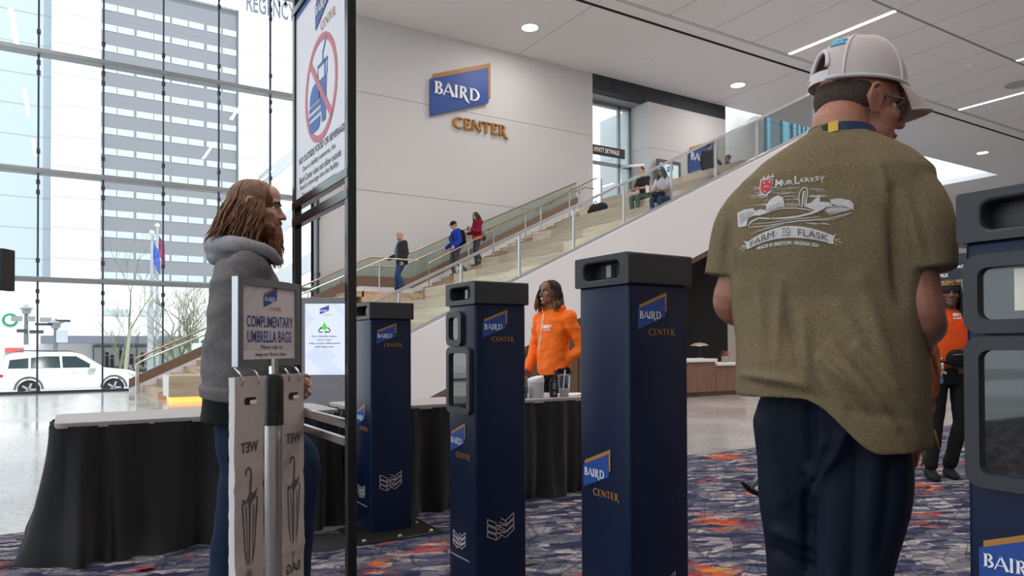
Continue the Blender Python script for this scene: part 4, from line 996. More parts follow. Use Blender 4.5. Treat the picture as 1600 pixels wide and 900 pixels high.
def torso(mb, J, secs, k=1, n=28, expo=2.3):
    ha = (J['hipR']-J['hipL']).normalized(); sa = (J['shR']-J['shL']).normalized(); out = []
    for u, rx, ry in secs:
        c = curve3(J['pel'], J['chest'], J['neckb'], u); c2 = curve3(J['pel'], J['chest'], J['neckb'], u+.02); d = (c2-c).normalized()
        a = ha.lerp(sa, max(0, min(1, u))); a = (a-d*a.dot(d)).normalized(); b = d.cross(a)
        out.append((c, a, b, rx*k, ry*k))
    return mb.rings(ell_rings(out, n, expo))
def hand(mb, w, d, curl_n, thumb, k=1, curl=.5, spread=0):
    d = d.normalized(); t = (thumb-d*thumb.dot(d)).normalized(); n = (curl_n-d*curl_n.dot(d)-t*curl_n.dot(t)).normalized()
    mb.ball(w+d*.047*k, (.040*k, .015*k, .050*k), (t, n, d), 14, 9)
    mb.limb([w-d*.03*k, w+d*.02*k], [.025*k, .024*k], 10, 3)
    for off, L_ in ((.032, .070), (.0108, .080), (-.0108, .074), (-.031, .058)):
        p = w+d*.085*k+t*off*k; pts = [p-d*.02*k, p]; a = curl*.6
        for s_ in (.45, .32, .27):
            dd = d*math.cos(a)+n*math.sin(a)+t*off*spread; p = p+dd.normalized()*L_*s_*k; pts.append(p); a += curl
        mb.limb(pts, [.0085*k, .0085*k, .008*k, .0075*k, .0065*k], 8, 2)
    p = w+d*.02*k+t*.030*k
    q = p+(d*.75+t*.6+n*.25).normalized()*.038*k; r = q+(d*.95+t*.15+n*.4).normalized()*.028*k
    mb.limb([p-t*.012*k, p, q, r], [.012*k, .012*k, .010*k, .008*k], 8, 2)
def head(mb, c, ax, k=1, chin=1, nose=1, ear=True, mouth=True, detail=True):
    r, f, u = ax; L = lambda x, y, z: c+r*(x*k)+f*(y*k)+u*(z*k); E = lambda x, y, z, a, b, e: mb.ball(L(x, y, z), (a*k, b*k, e*k), ax, 18, 12)
    E(0, -.012, .028, .076, .096, .088); E(0, .022, -.030, .063, .070, .080); E(0, .045, -.080, .044, .042, .034); E(0, .066, -.096*chin, .026, .024, .020)
    E(0, .074, .030, .050, .022, .016); E(0, .050, .055, .055, .045, .05)
    mb.limb([L(0, .084, .020), L(0, .100, -.008), L(0, .112*nose, -.028)], [.009*k, .010*k, .0125*k], 10, 3)
    for s_ in (-1, 1):
        E(s_*.012, .098, -.031, .009, .011, .008); E(s_*.043, .056, -.020, .022, .026, .020); E(s_*.052, .02, -.066, .016, .03, .022)
        if ear:
            cx = s_*.078
            mb.limb([L(cx-s_*.004, .010, -.030), L(cx+s_*.004, -.014, -.020), L(cx+s_*.013, -.026, .008), L(cx+s_*.012, -.018, .030), L(cx+s_*.006, .002, .033), L(cx, .010, .018)], [.008*k, .009*k, .008*k, .0075*k, .007*k, .006*k], 8, 3)
            E(cx, -.006, .004, .007, .018, .026)
    if mouth:
        E(0, .087, -.057, .021, .010, .006); E(0, .085, -.069, .019, .010, .007)
    return L
def face_bits(T_, L, ax, k, iris=(.08, .05, .03), brow=(.03, .02, .015), lip=(.35, .14, .12)):
    r, f, u = ax
    for s_ in (-1, 1):
        MB().ball(L(s_*.030, .068, .004), .0118*k, ax, 12, 8).build('eye', 'eye_white', T_, smooth='all')
        MB().ball(L(s_*.030, .0757, .004), (.0058*k, .0052*k, .0058*k), ax, 10, 6).build('iris', mat('iris', iris, .2), T_, smooth='all')
        MB().limb([L(s_*.012, .093, .024), L(s_*.032, .092, .030), L(s_*.052, .080, .024)], [.004*k, .0045*k, .003*k], 6, 3).build('eyebrow', mat('brow', brow, .9), T_, smooth='all')
    MB().limb([L(-.018, .092, -.062), L(0, .0975, -.061), L(.018, .092, -.062)], [.003*k, .0045*k, .003*k], 6, 3).build('lips', mat('lips', lip, .5), T_, smooth='all')
def shoe(mb, a, fwd, k=1, L_=.27, w=.048):
    f = V((fwd.x, fwd.y, 0)).normalized(); r = V((f.y, -f.x, 0)); g = V((a.x, a.y, a.z-.085*k)); secs = []
    for y, hw, h in ((-.075, .024, .05), (-.06, .036, .075), (-.02, .040, .095), (.03, .043, .085), (.09, .049, .062), (.14, .047, .048), (.175, .034, .036), (.19, .016, .024)):
        s_ = L_/.27; q = []
        for i in range(14):
            t = 2*PI*i/14; ct, st = math.cos(t), math.sin(t); q.append(g+f*(y*s_*k)+r*(hw*w/.048*k*math.copysign(abs(ct)**.7, ct))+V((0, 0, k*(h/2+h/2*math.copysign(abs(st)**.6, st)))))
        secs.append(q)
    mb.rings(secs); return mb
M['eye_white'] = mat('eye_white', (.75, .73, .7), .25)
def skin(name, c): M[name] = mat(name, c, .48, spec=.4, var=.10, vscale=25, bump=.08, bscale=120); return name
skin('skin_tan', (.44, .21, .14)); skin('skin_fair', (.52, .29, .21)); skin('skin_deep', (.24, .115, .07)); skin('skin_brown', (.15, .07, .045)); skin('skin_ruddy', (.36, .155, .10))
def cloth(name, c, rough=.85, var=.12, vs=60, bump=.25, bs=350): M[name] = mat(name, c, rough, spec=.2, var=var, vscale=vs, bump=bump, bscale=bs); return name
cloth('denim', (.013, .026, .060)); cloth('denim_dark', (.014, .024, .055)); cloth('black_cloth', (.010, .010, .012)); cloth('slate_cloth', (.06, .065, .09))
M['shoe_black'] = mat('shoe_black', (.010, .010, .011), .75, spec=.2); M['shoe_brown'] = mat('shoe_brown', (.03, .022, .018), .6)

def joints(base, yaw, H, lean=0):
    r, f, u = axes(yaw); k = H/1.78
    P = lambda x, y, z: base+r*(x*k)+f*(y*k)+V((0, 0, z*k))
    J = dict(pel=P(0, 0, .95), chest=P(0, .01, 1.24), neckb=P(0, -.015, 1.50), head=P(0, .025, 1.655), shL=P(-.185, -.01, 1.43), shR=P(.185, -.01, 1.43),
             elL=P(-.245, -.04, 1.14), elR=P(.245, -.04, 1.14), wrL=P(-.25, .06, .90), wrR=P(.25, .06, .90), hipL=P(-.09, 0, .92), hipR=P(.09, 0, .92),
             knL=P(-.10, .02, .50), knR=P(.10, .02, .50), anL=P(-.105, -.03, .09), anR=P(.105, -.03, .09))
    return J, P, (r, f, u), k
def clad(T_, J, ax, k, top, bottom, sk, shoes='shoe_black', head_ax=None, sleeve='long', top_r=1.0, hem=-.12, hood=False, leg_r=1.0, voxel=.007, hand_curl=.7, top_name='jacket', bottom_name='trousers', chin=1, foot=None, bits=True, hands=(1, 1), flare=1.0, nofeet=False, wr_a=.006, hand_dirs=None, belly=0):
    r, f, u = ax; hax = head_ax or ax
    b = MB()
    torso(b, J, [(-.16, .13, .10), (0, .155, .112), (.25, .14, .10), (.5, .15, .108), (.75, .165, .108), (.9, .13, .085), (1.0, .065, .058)], k)
    L = head(b, J['head'], hax, k, chin)
    b.limb([J['neckb']-V((0, 0, .03)), J['head']-hax[2]*.05*k-hax[1]*.022*k], [.062*k, .056*k], 16, 4)
    for s_ in 'LR':
        b.limb([J['sh'+s_], J['el'+s_], J['wr'+s_]], [.050*k, .040*k, .027*k], 12, 6)
        d = (J['wr'+s_]-J['el'+s_]).normalized(); side = -1 if s_ == 'L' else 1
        if hands[0 if s_ == 'L' else 1]:
            hd = (hand_dirs or {}).get(s_)
            hand(b, J['wr'+s_], hd[0] if hd else d, hd[1] if hd else -r*side, hd[2] if hd else (f+V((0, 0, .2))), k, hand_curl)
        h_, n_, a_ = J['hip'+s_], J['kn'+s_], J['an'+s_]; b.limb([h_, h_.lerp(n_, .5), n_, n_.lerp(a_, .5), a_], [.070*k, .062*k, .050*k, .044*k, .036*k], 12, 5)
    bd = fuse(b, voxel, 3); bd.build('body', sk, T_, smooth='all')
    if bits: face_bits(T_, L, hax, k)
    t = MB(); R = top_r
    torso(t, J, [(hem-.001, .168*R*flare, .128*R*flare), (hem+.05, .170*R*flare, .130*R*flare), (.12, .166*R, .126*R+belly), (.35, .162*R, .124*R+belly), (.6, .172*R, .126*R), (.78, .185*R, .122*R), (.9, .150*R, .098*R), (.97, .088*R, .075*R), (1.01, .075, .068)], k, 32)
    for s_ in 'LR':
        sh, el, wr = J['sh'+s_], J['el'+s_], J['wr'+s_]
        if sleeve == 'long': t.limb([sh, sh.lerp(el, .5), el, el.lerp(wr, .5), wr-(wr-el).normalized()*.01], [.074*k*R, .064*k*R, .060*k*R, .055*k*R, .044*k*R], 16, 5)
        else: t.limb([sh, sh.lerp(el, .35), sh.lerp(el, .66)], [.072*k*R, .066*k*R, .066*k*R], 16, 5)
    if hood:
        for q in range(3): t.limb([J['neckb']+r*(-.10+.0*q)*k+f*.02*k+V((0, 0, .02-.012*q)), J['neckb']-f*(.085+.01*q)*k+V((0, 0, .03-.035*q)), J['neckb']+r*.10*k+f*.02*k+V((0, 0, .02-.012*q))], [.026*k, .042*k, .026*k], 12, 6)
    tp = push(fuse(t, voxel*1.25, 4), wrinkle(wr_a, seed=J['pel'].x)); tp.build(top_name, top, T_, smooth='all')
    p = MB(); LR = leg_r
    torso(p, J, [(-.17, .13, .11), (-.08, .153, .118), (.05, .152, .108), (.12, .142, .098)], k)
    for s_ in 'LR':
        h, kn, an = J['hip'+s_], J['kn'+s_], J['an'+s_]
        p.limb([h, h.lerp(kn, .5), kn, kn.lerp(an, .5), an+(kn-an).normalized()*.03], [.098*k*LR, .086*k*LR, .070*k*LR, .064*k*LR, .060*k*LR], 16, 5)
    pp = push(fuse(p, voxel*1.25, 4), wrinkle(.006, 8, 12, J['pel'].y)); pp.build(bottom_name, bottom, T_, smooth='all')
    if not nofeet:
        for s_ in 'LR':
            shoe(MB(), J['an'+s_], (foot or {}).get(s_, f), k).build('shoe', shoes, T_, smooth='all')
    return L, tp
def hair_cap(T_, L, ax, k, m_, s=1.045, dy=-.014, dz=.016, name='hair', sz=1.0, back=0):
    h = MB().ball(L(0, -.012+dy, .028+dz), (.078*s*k, .097*s*k, .086*s*k*sz), ax, 24, 16)
    if back: h.ball(L(0, -.05, -.02), (.064*k, .055*k, .06*k), ax, 18, 12)
    h = fuse(h, .005, 1); push(h, wrinkle(.003, 60, 60, 3)); h.build(name, m_, T_, smooth='all'); return h
def person(label, base, group=None): return thing('person', label, 'person', base, group)
CAMYAW = 31.8

# ---- the man walking through in the olive shirt (back to us)
r_, f_, u_ = axes(CAMYAW+25)
Dp = deep
base = V((Dp(1300, 700, 1.75).x, Dp(1300, 700, 1.75).y, 0))
MAN = person('man in white mesh cap and olive printed shirt walking away between the pillars', base)
M['shirt_olive'] = None
def olive():
    m, nt, b, tc, N, L = nodes_of('olive_heather', .9); b.inputs['Specular IOR Level'].default_value = .15
    n = N('ShaderNodeTexNoise'); mp = N('ShaderNodeMapping'); mp.inputs['Scale'].default_value = (260, 260, 700); L(tc.outputs['Object'], mp.inputs[0]); L(mp.outputs[0], n.inputs['Vector']); n.inputs['Scale'].default_value = 1; n.inputs['Detail'].default_value = 3
    r = ramp(N, L, n.outputs['Fac'], [(.32, (.122, .090, .047)), (.5, (.175, .134, .076)), (.72, (.255, .203, .125))]); L(r.outputs[0], b.inputs['Base Color'])
    bp = N('ShaderNodeBump'); bp.inputs['Strength'].default_value = .25; bp.inputs['Distance'].default_value = .001; L(n.outputs['Fac'], bp.inputs['Height']); L(bp.outputs[0], b.inputs['Normal'])
    return m
M['shirt_olive'] = olive()
cloth('navy_trousers', (.006, .010, .024), .7, .1, 80, .1, 500)
hax = axes(CAMYAW+86, -4, 0)
J = dict(pel=Dp(1302, 640, 1.77), chest=Dp(1298, 440, 1.76), neckb=Dp(1312, 222, 1.765), head=Dp(1341, 172, 1.80),
         shL=Dp(1216, 322, 1.85), shR=Dp(1396, 318, 1.68), elL=Dp(1142, 470, 1.88), elR=Dp(1442, 498, 1.63), wrL=Dp(1205, 515, 2.08), wrR=Dp(1452, 522, 1.84),
         hipL=Dp(1250, 660, 1.84), hipR=Dp(1352, 665, 1.70), knL=Dp(1250, 915, 1.86), knR=Dp(1322, 925, 1.72))
J['anL'] = V((J['knL'].x-.03, J['knL'].y-.02, .09)); J['anR'] = V((J['knR'].x-.02, J['knR'].y-.01, .09))
b = MB(); k = 1.03
torso(b, J, [(-.06, .11, .08), (.1, .13, .09), (.5, .165, .12), (.75, .18, .11), (.9, .13, .085), (1.0, .07, .062)], k)
HL = head(b, J['head'], hax, 1.0, ear=False)
# neck: broad, from the nape to the shirt collar
b.limb([J['neckb']-V((0, 0, .05)), J['neckb'].lerp(J['head'], .45)-hax[1]*.022, J['head']-hax[1]*.035-hax[2]*.035], [.074, .066, .062], 18, 5)
b.limb([J['neckb']+r_*.05-V((0, 0, .03)), J['head']+hax[0]*.045-hax[2]*.045-hax[1]*.02], [.028, .022], 10, 4)
for s_, sd in (('L', -1), ('R', 1)):
    b.limb([J['sh'+s_], J['sh'+s_].lerp(J['el'+s_], .55), J['el'+s_], J['el'+s_].lerp(J['wr'+s_], .45), J['wr'+s_]], [.060, .056, .047, .046, .031], 16, 6)
    d = (J['wr'+s_]-J['el'+s_]).normalized()
    hand(b, J['wr'+s_], d+V((0, 0, -.35)), -r_*sd, V((0, 0, 1))+d*.2, 1.02, .75)
    b.limb([J['hip'+s_]-V((0, 0, .08)), J['kn'+s_], J['an'+s_]], [.06, .05, .04], 14, 6)
# outer ear: helix rim, bowl and lobe
for sd in (-1, 1):
    c0 = .079*sd
    b.limb([HL(c0-.002*sd, .012, -.012), HL(c0+.006*sd, .012, .014), HL(c0+.014*sd, .0, .031), HL(c0+.021*sd, -.018, .028), HL(c0+.021*sd, -.026, .006), HL(c0+.013*sd, -.020, -.016), HL(c0+.004*sd, -.006, -.030), HL(c0-.001*sd, .006, -.028)], [.005, .005, .0052, .0055, .0055, .0058, .007, .006], 10, 4)
    b.ball(HL(c0+.002*sd, -.006, .002), (.006, .018, .024), hax, 12, 8)
    b.limb([HL(c0+.006*sd, -.008, .018), HL(c0+.013*sd, -.013, .002), HL(c0+.006*sd, -.008, -.014)], [.004, .0045, .004], 8, 3)
bd = fuse(b, .0045, 3); bd.build('body', 'skin_ruddy', MAN, smooth='all')
face_bits(MAN, HL, hax, 1.0)
# short cropped hair under the cap
cp_hair = mat('cropped_hair', (.055, .034, .024), .85, var=.4, vscale=120, bump=.6, bscale=500)
h = MB().ball(HL(0, -.0175, .022), (.0775, .0945, .072), hax, 26, 18).ball(HL(0, -.045, -.020), (.062, .057, .034), hax, 20, 14)
h = fuse(h, .004, 2); h.build('hair', cp_hair, MAN, smooth='all')
# shirt from silhouette rings
secs = []
for py, xl, xr, Z, ry in ((199, 1272, 1338, 1.78, .060), (208, 1262, 1348, 1.775, .070), (224, 1238, 1370, 1.77, .090), (248, 1202, 1404, 1.765, .114), (280, 1170, 1432, 1.76, .135), (330, 1154, 1438, 1.76, .148), (400, 1152, 1430, 1.755, .150), (470, 1156, 1424, 1.755, .150), (530, 1160, 1424, 1.752, .165), (590, 1160, 1430, 1.745, .180), (640, 1160, 1432, 1.742, .188), (660, 1160, 1432, 1.742, .188)):
    c = Dp((xl+xr)/2, py, Z); rx = (xr-xl)/2*Z/F_PX; rx = math.sqrt(max(rx*rx-(.42*ry)**2, .0004))/.907
    a = r_.copy(); tilt = V((0, 0, 0))
    secs.append((c, a, f_, rx, ry))
t = MB(); t.rings(ell_rings(secs, 44, 2.35))
t.limb([Dp(1214, 306, 1.85), Dp(1166, 348, 1.87), Dp(1140, 436, 1.88)], [.080, .078, .066], 20, 6, True)
t.limb([Dp(1398, 300, 1.68), Dp(1432, 340, 1.645), Dp(1446, 424, 1.625)], [.084, .076, .062], 20, 6, True)
sh = fuse(t, .0055, 4)
# hem: cut so that it hangs lower over the near hip
def bell(x, c, w): return math.exp(-((x-c)/w)**2)
def to_px(p):
    d = p-CAM; z = d.dot(CF); return 800+F_PX*d.dot(CR)/z, CY-F_PX*d.dot(CU)/z
def hemshift(p):
    x, y = to_px(p)
    if y < 520: return p
    s_ = min(1, (y-520)/130); u = max(0, min(1, (x-1250)/130)); u = u*u*(3-2*u)
    return p+V((0, 0, (.067-.115*u)*s_))
sh.v = [hemshift(p) for p in sh.v]
strokes = [((1165, 585), (1255, 600), 7, .007), ((1285, 560), (1345, 620), 10, .012), ((1300, 540), (1400, 668), 9, .010), ((1340, 545), (1425, 640), 8, .008), ((1250, 570), (1300, 640), 9, -.008), ((1220, 440), (1215, 560), 8, .006), ((1185, 440), (1195, 560), 8, .006), ((1395, 300), (1408, 470), 12, -.012),
           ((1345, 440), (1395, 600), 16, .008), ((1372, 260), (1398, 330), 8, .005), ((1255, 500), (1262, 600), 10, .006), ((1420, 320), (1440, 400), 8, .006), ((1140, 330), (1134, 410), 7, -.005), ((1310, 480), (1360, 560), 14, .006), ((1230, 470), (1245, 560), 7, -.005), ((1148, 400), (1150, 440), 6, -.005), ((1330, 640), (1415, 655), 8, -.006), ((1180, 600), (1290, 622), 6, -.005)]
def folds(p, n):
    x, y = to_px(p); s_ = 0
    if n.dot(CF) < .3:
        for (x0, y0), (x1, y1), w, a in strokes:
            dx, dy = x1-x0, y1-y0; q = max(0, min(1, ((x-x0)*dx+(y-y0)*dy)/(dx*dx+dy*dy))); d = math.hypot(x-x0-dx*q, y-y0-dy*q)
            if d < 3*w: s_ += 1.7*a*math.exp(-(d/w)**2)*(.35+.65*math.sin(PI*min(1, max(.08, q))))
    return s_+.004*noise.noise((p.x*7, p.y*7, p.z*5))+.0025*noise.noise((p.x*16, p.y*16, p.z*9))
push(sh, folds)
SH = sh.build('shirt', 'shirt_olive', MAN, smooth='all')
# neckband
nb = MB(); e = [Dp((1272+1340)/2, 203, 1.778)+r_*(.058*math.cos(q))+f_*(.066*math.sin(q))+V((0, 0, .004*math.sin(q))) for q in [2*PI*i/36 for i in range(37)]]
nb.tube(e, .007, 8).build('neckband', 'shirt_olive', MAN, smooth='all')
# trousers
p = MB()
torso(p, J, [(-.22, .15, .12), (-.1, .175, .130), (.0, .180, .135), (.1, .175, .13), (.18, .165, .125)], 1.0, 32)
p.limb([J['hipL']+V((0, 0, .0)), Dp(1246, 760, 1.84), J['knL'], Dp(1240, 1060, 1.86), V((J['anL'].x, J['anL'].y, .07))], [.116, .098, .082, .080, .085], 20, 6)
p.limb([J['hipR']+V((0, 0, -.05))+CF*.02, Dp(1348, 770, 1.71), J['knR'], Dp(1312, 1070, 1.72), V((J['anR'].x, J['anR'].y, .07))], [.105, .108, .090, .084, .088], 20, 6)
tr = fuse(p, .007, 4)
pst = [((1265, 640), (1268, 720), 10, -.012), ((1290, 690), (1262, 760), 9, .010), ((1320, 680), (1278, 770), 10, .010), ((1340, 690), (1332, 900), 14, -.010), ((1215, 830), (1262, 850), 9, .010), ((1210, 860), (1255, 885), 9, -.008), ((1300, 720), (1300, 900), 12, .006), ((1400, 700), (1380, 860), 14, -.008), ((1262, 760), (1266, 900), 8, -.010), ((1195, 660), (1225, 780), 12, .006)]
def pf(p, n):
    x, y = to_px(p); s_ = 0
    if n.dot(CF) < .3:
        for (x0, y0), (x1, y1), w, a in pst:
            dx, dy = x1-x0, y1-y0; q = max(0, min(1, ((x-x0)*dx+(y-y0)*dy)/(dx*dx+dy*dy))); d = math.hypot(x-x0-dx*q, y-y0-dy*q)
            if d < 3*w: s_ += 1.5*a*math.exp(-(d/w)**2)
    return s_+.004*noise.noise((p.x*8, p.y*8, p.z*6))
push(tr, pf); tr.build('trousers', 'navy_trousers', MAN, smooth='all')
for s_ in 'LR': shoe(MB(), J['an'+s_]+V((0, 0, -.004)), f_, 1.05).build('shoe', 'shoe_black', MAN, smooth='all')
# trucker cap
def cap():
    r, f, u = hax; C0 = HL(0, -.004, .050); n = 48; m = 18
    P = lambda az, el, s=1: C0+(r*(.086*math.sin(az))+f*(.121*math.cos(az)))*(math.cos(el)**.88*s)+u*(.134*math.sin(el)*s)
    dome, front = MB(), MB(); idx = {}
    def hole(az, el):
        d = abs((az % (2*PI))-PI); return (d/.50)**2+((el-.26)/.44)**2 < 1 and el > .26
    for i in range(n):
        for j in range(m):
            a0, a1 = 2*PI*i/n, 2*PI*(i+1)/n; e0, e1 = PI/2*j/m, PI/2*(j+1)/m; am, em = (a0+a1)/2, (e0+e1)/2
            if hole(am, em) or (abs(am-PI) < .50 and em < .26): continue
            q = front if (am < .95 or am > 2*PI-.95) else dome
            q.add([P(a0, e0), P(a1, e0), P(a1, e1), P(a0, e1)], [(0, 1, 2, 3)]); q.add([P(a0, e0, .985), P(a1, e0, .985), P(a1, e1, .985), P(a0, e1, .985)], [(3, 2, 1, 0)])
    M['cap_mesh'] = mat('cap_mesh', (.58, .50, .49), .8, bump=.7, bscale=420, var=.05, vscale=300); M['cap_front'] = mat('cap_front', (.50, .41, .36), .8, bump=.2, bscale=500); M['cap_white'] = mat('cap_white', (.62, .58, .58), .7)
    CP = thing('cap', 'white mesh trucker cap', 'cap', (0, 0, 0)); bpy.data.objects.remove(CP)
    crown = dome.build('cap_crown', 'cap_mesh', MAN, smooth='all', weld=True)
    front.build('cap_front', 'cap_front', crown, smooth='all', weld=True)
    for az, e0 in ((.95, 0), (-.95, 0), (2.25, 0), (-2.25, 0)):
        MB().tube([P(az, e0+(PI/2-e0)*k/14, 1.002) for k in range(15)], .0034, 6).build('cap_seam', 'cap_white', crown, smooth='all')
    MB().tube([P(a, .035, 1.006) for a in [(.5+(2*PI-1.0)*k/40+PI) for k in range(41)]], .0045, 6).build('cap_band', 'cap_white', crown, smooth='all')
    MB().tube([P(PI+.50*math.cos(t), .26+.44*math.sin(t), 1.003) for t in [PI*k/16 for k in range(17)]], .006, 8).build('opening_trim', 'cap_white', crown, smooth='all')
    st = MB()
    for k in range(16):
        a0, a1 = PI-.56+1.12*k/16, PI-.56+1.12*(k+1)/16; st.add([P(a0, .0, 1.012), P(a1, .0, 1.012), P(a1, .2, 1.012), P(a0, .2, 1.012)], [(0, 1, 2, 3)]); st.add([P(a0, .0, .99), P(a1, .0, .99), P(a1, .2, .99), P(a0, .2, .99)], [(3, 2, 1, 0)])
    st.build('snap_strap', 'cap_white', crown, smooth='all', weld=True)
    for k in range(4): MB().ball(P(PI+.12+.09*k, .1, 1.02), .0032, hax, 8, 6).build('snap', 'cap_white', crown)
    MB().ball(P(0, PI/2, 1.0), (.009, .009, .005), hax, 12, 8).build('cap_button', 'shoe_brown', crown, smooth='all')
    # brim
    br = MB(); rows = []
    for j in range(9):
        v = j/8; row = []
        for i in range(21):
            a = -1.05+2.1*i/20; b0 = P(a, .03, .99); e_ = C0+r*(.080*math.sin(a)*1.06)+f*(.121*math.cos(a)+.066*math.cos(a*.9))+u*(-.040-.030*(math.sin(a))**2)
            q = b0.lerp(e_, v)+u*(.010*math.sin(PI*v)*1.0); row.append(q)
        rows.append(row)
    vs = [q for r0 in rows for q in r0]; n2 = 21
    br.add(vs, [(j*n2+i, j*n2+i+1, (j+1)*n2+i+1, (j+1)*n2+i) for j in range(8) for i in range(20)])
    o0 = len(br.v); br.v += [q-u*.005 for q in vs]; br.f += [[o0+i for i in fc][::-1] for fc in br.f[:160]]
    edge = [8*n2+i for i in range(21)]; br.f += [[a, b_, o0+b_, o0+a] for a, b_ in zip(edge[:-1], edge[1:])]
    br.build('cap_brim', 'cap_front', crown, smooth='all')
    MB().tube(rows[8], .004, 6).build('brim_edge', 'cap_front', crown, smooth='all')
    em = MB(); 
    for k in range(7):
        a = PI-.28-.075*k; em.tube([P(a-.02, .90-.02*(k % 3), 1.012), P(a+.03, .96+.03*(k % 2), 1.012), P(a+.06, .88, 1.012)], .0035, 6)
    for k in range(6):
        a = PI-.40-.07*k; em.tube([P(a-.02, .76, 1.012), P(a+.03, .82+.03*((k+1) % 2), 1.012), P(a+.06, .75, 1.012)], .0035, 6)
    em.build('blue_embroidery', mat('blue_thread', (.16, .50, .68), .6), crown, smooth='all')
cap()
# glasses
M['glasses'] = mat('glasses_frame', (.12, .11, .11), .3, .5); M['lens'] = glass('lens', (.9, .92, .95), .15)
gl = MB()
for sd in (-1, 1):
    ring = [HL(sd*.034+.025*math.cos(2*PI*i/20), .104-.010*abs(math.cos(2*PI*i/20)) if True else 0, -.004+.018*math.sin(2*PI*i/20)) for i in range(21)]
    gl.tube(ring, .0015, 6)
    gl.tube([HL(sd*.058, .098, .004), HL(sd*.074, .07, .010), HL(sd*.084, .0, .012), HL(sd*.086, -.012, -.006)], .0026, 6)
gl.tube([HL(-.010, .106, .0), HL(0, .112, .004), HL(.010, .106, .0)], .002, 6)
gl.build('glasses', 'glasses', MAN, smooth='all')
for sd in (-1, 1): MB().add([HL(sd*.034+.024*math.cos(2*PI*i/20), .103-.010*abs(math.cos(2*PI*i/20)), -.004+.017*math.sin(2*PI*i/20)) for i in range(20)], [list(range(20))]).build('glasses_lens', 'lens', MAN)
# lanyard round the neck: navy ribbon with a black clasp and a yellow tag
SHB = BVHTree.FromPolygons([v for v in sh.v], sh.f)
def ribbon(pts, w, m_, nm, th=.003):
    q = MB()
    for a, b_ in zip(pts[:-1], pts[1:]):
        (p0, w0), (p1, w1) = a, b_; q.add([p0, p1, p1+w1*w, p0+w0*w], [(0, 1, 2, 3)])
    return q.build(nm, m_, MAN, smooth='all', weld=True)
NC = J['neckb'].lerp(J['head'], .16)
def lan(a, up): return NC+(r_*math.sin(a)*.073-f_*math.cos(a)*.078-f_*.012)+V((0, 0, up+.012*math.cos(a)-.02))
pts = lambda a0, a1, lo, s=1.0: [((NC+(lan(a0+(a1-a0)*i/14, lo)-NC)*s), V((0, 0, 1))) for i in range(15)]
ribbon(pts(-1.9, 1.9, .0), .021, mat('lanyard_navy', (.012, .03, .10), .5), 'lanyard')
ribbon([(p_-f_*.003, w_) for p_, w_ in pts(-.62, -.22, -.001, 1.03)], .023, 'black', 'lanyard_clasp')
ribbon([(p_-f_*.004, w_) for p_, w_ in pts(-.42, -.12, -.001, 1.05)], .024, mat('lanyard_yellow', (.75, .42, .03), .5), 'lanyard_tag')
# printing on the back of the shirt, laid onto the cloth
def on_shirt(mb, name, m_, lift=.0022, parent=None):
    me = mb.mesh('d'); bm = bmesh.new(); bm.from_mesh(me); bmesh.ops.triangulate(bm, faces=bm.faces)
    for _ in range(4):
        es = [e_ for e_ in bm.edges if e_.calc_length() > 7]
        if not es: break
        bmesh.ops.subdivide_edges(bm, edges=es, cuts=1)
    bm.verts.ensure_lookup_table(); o = MB()
    for v in bm.verts:
        d = ray(v.co.x, v.co.y).normalized(); loc, nn, _, _ = SHB.ray_cast(CAM, d)
        if loc is None: loc = CAM+d*1.6
        o.v.append(loc-d*lift)
    o.f = [[v.index for v in f.verts] for f in bm.faces]; bm.free(); bpy.data.meshes.remove(me)
    return o.build(name, m_, parent or SH)
M['print_white'] = mat('shirt_print', (.56, .54, .53), .7, var=.12, vscale=150); M['print_red'] = mat('shirt_print_red', (.50, .02, .03), .6); M['print_dark'] = mat('shirt_print_dark', (.075, .072, .055), .8)
pz = lambda x, y: (1130+x/6, 250+y/6)            # measured on an enlargement of the print
def pq(mb, poly_): mb.add([(*pz(*q), 0) for q in poly_], [list(range(len(poly_)))])
def pstroke(mb, pts_, w):
    for q in _stroke(pts_, w if isinstance(w, list) else [w]*len(pts_)): pq(mb, q)
w = MB(); pq(w, [(352, 180), (375, 186), (410, 178), (468, 178), (466, 215), (450, 280), (385, 334), (345, 300), (338, 270)])
pstroke(w, [(330, 330), (360, 322), (400, 332), (440, 296)], 14)
for c0 in ((385, 160), (425, 148), (465, 142)): pstroke(w, [(c0[0]-14, c0[1]+24), (c0[0], c0[1]-12), (c0[0]+8, c0[1]+20)], [12, 8, 12])
pstroke(w, [(378, 176), (468, 158)], 10)
on_shirt(w, 'crest_outline', 'print_white')
w = MB(); pq(w, [(360, 192), (410, 186), (460, 184), (456, 215), (442, 274), (386, 322), (352, 294), (348, 265)]); on_shirt(w, 'crest_shield', 'print_red', .0038)
w = MB()
for cx_, cy_ in ((384, 212), (434, 206), (390, 298)): pq(w, [(cx_+11*math.cos(2*PI*i/10+.3)*(1 if i % 2 else .5), cy_+11*math.sin(2*PI*i/10+.3)*(1 if i % 2 else .5)) for i in range(10)])
pstroke(w, [(378, 254), (404, 244), (436, 250)], [4, 9, 4]); on_shirt(w, 'crest_charges', 'print_white', .0055)
w = MB()
def ptext(mb, s_, x0, y0, x1, y1, fn=None, bold=.02):
    vs, fs = text_mesh(s_, bold); ax_ = min(v.x for v in vs); bx_ = max(v.x for v in vs); ay_ = min(v.y for v in vs); by_ = max(v.y for v in vs)
    fn = fn or (lambda u, v: (x0+(x1-x0)*u, y1+(y0-y1)*v))
    mb.add([(*pz(*fn((v.x-ax_)/(bx_-ax_), (v.y-ay_)/(by_-ay_))), 0) for v in vs], fs)
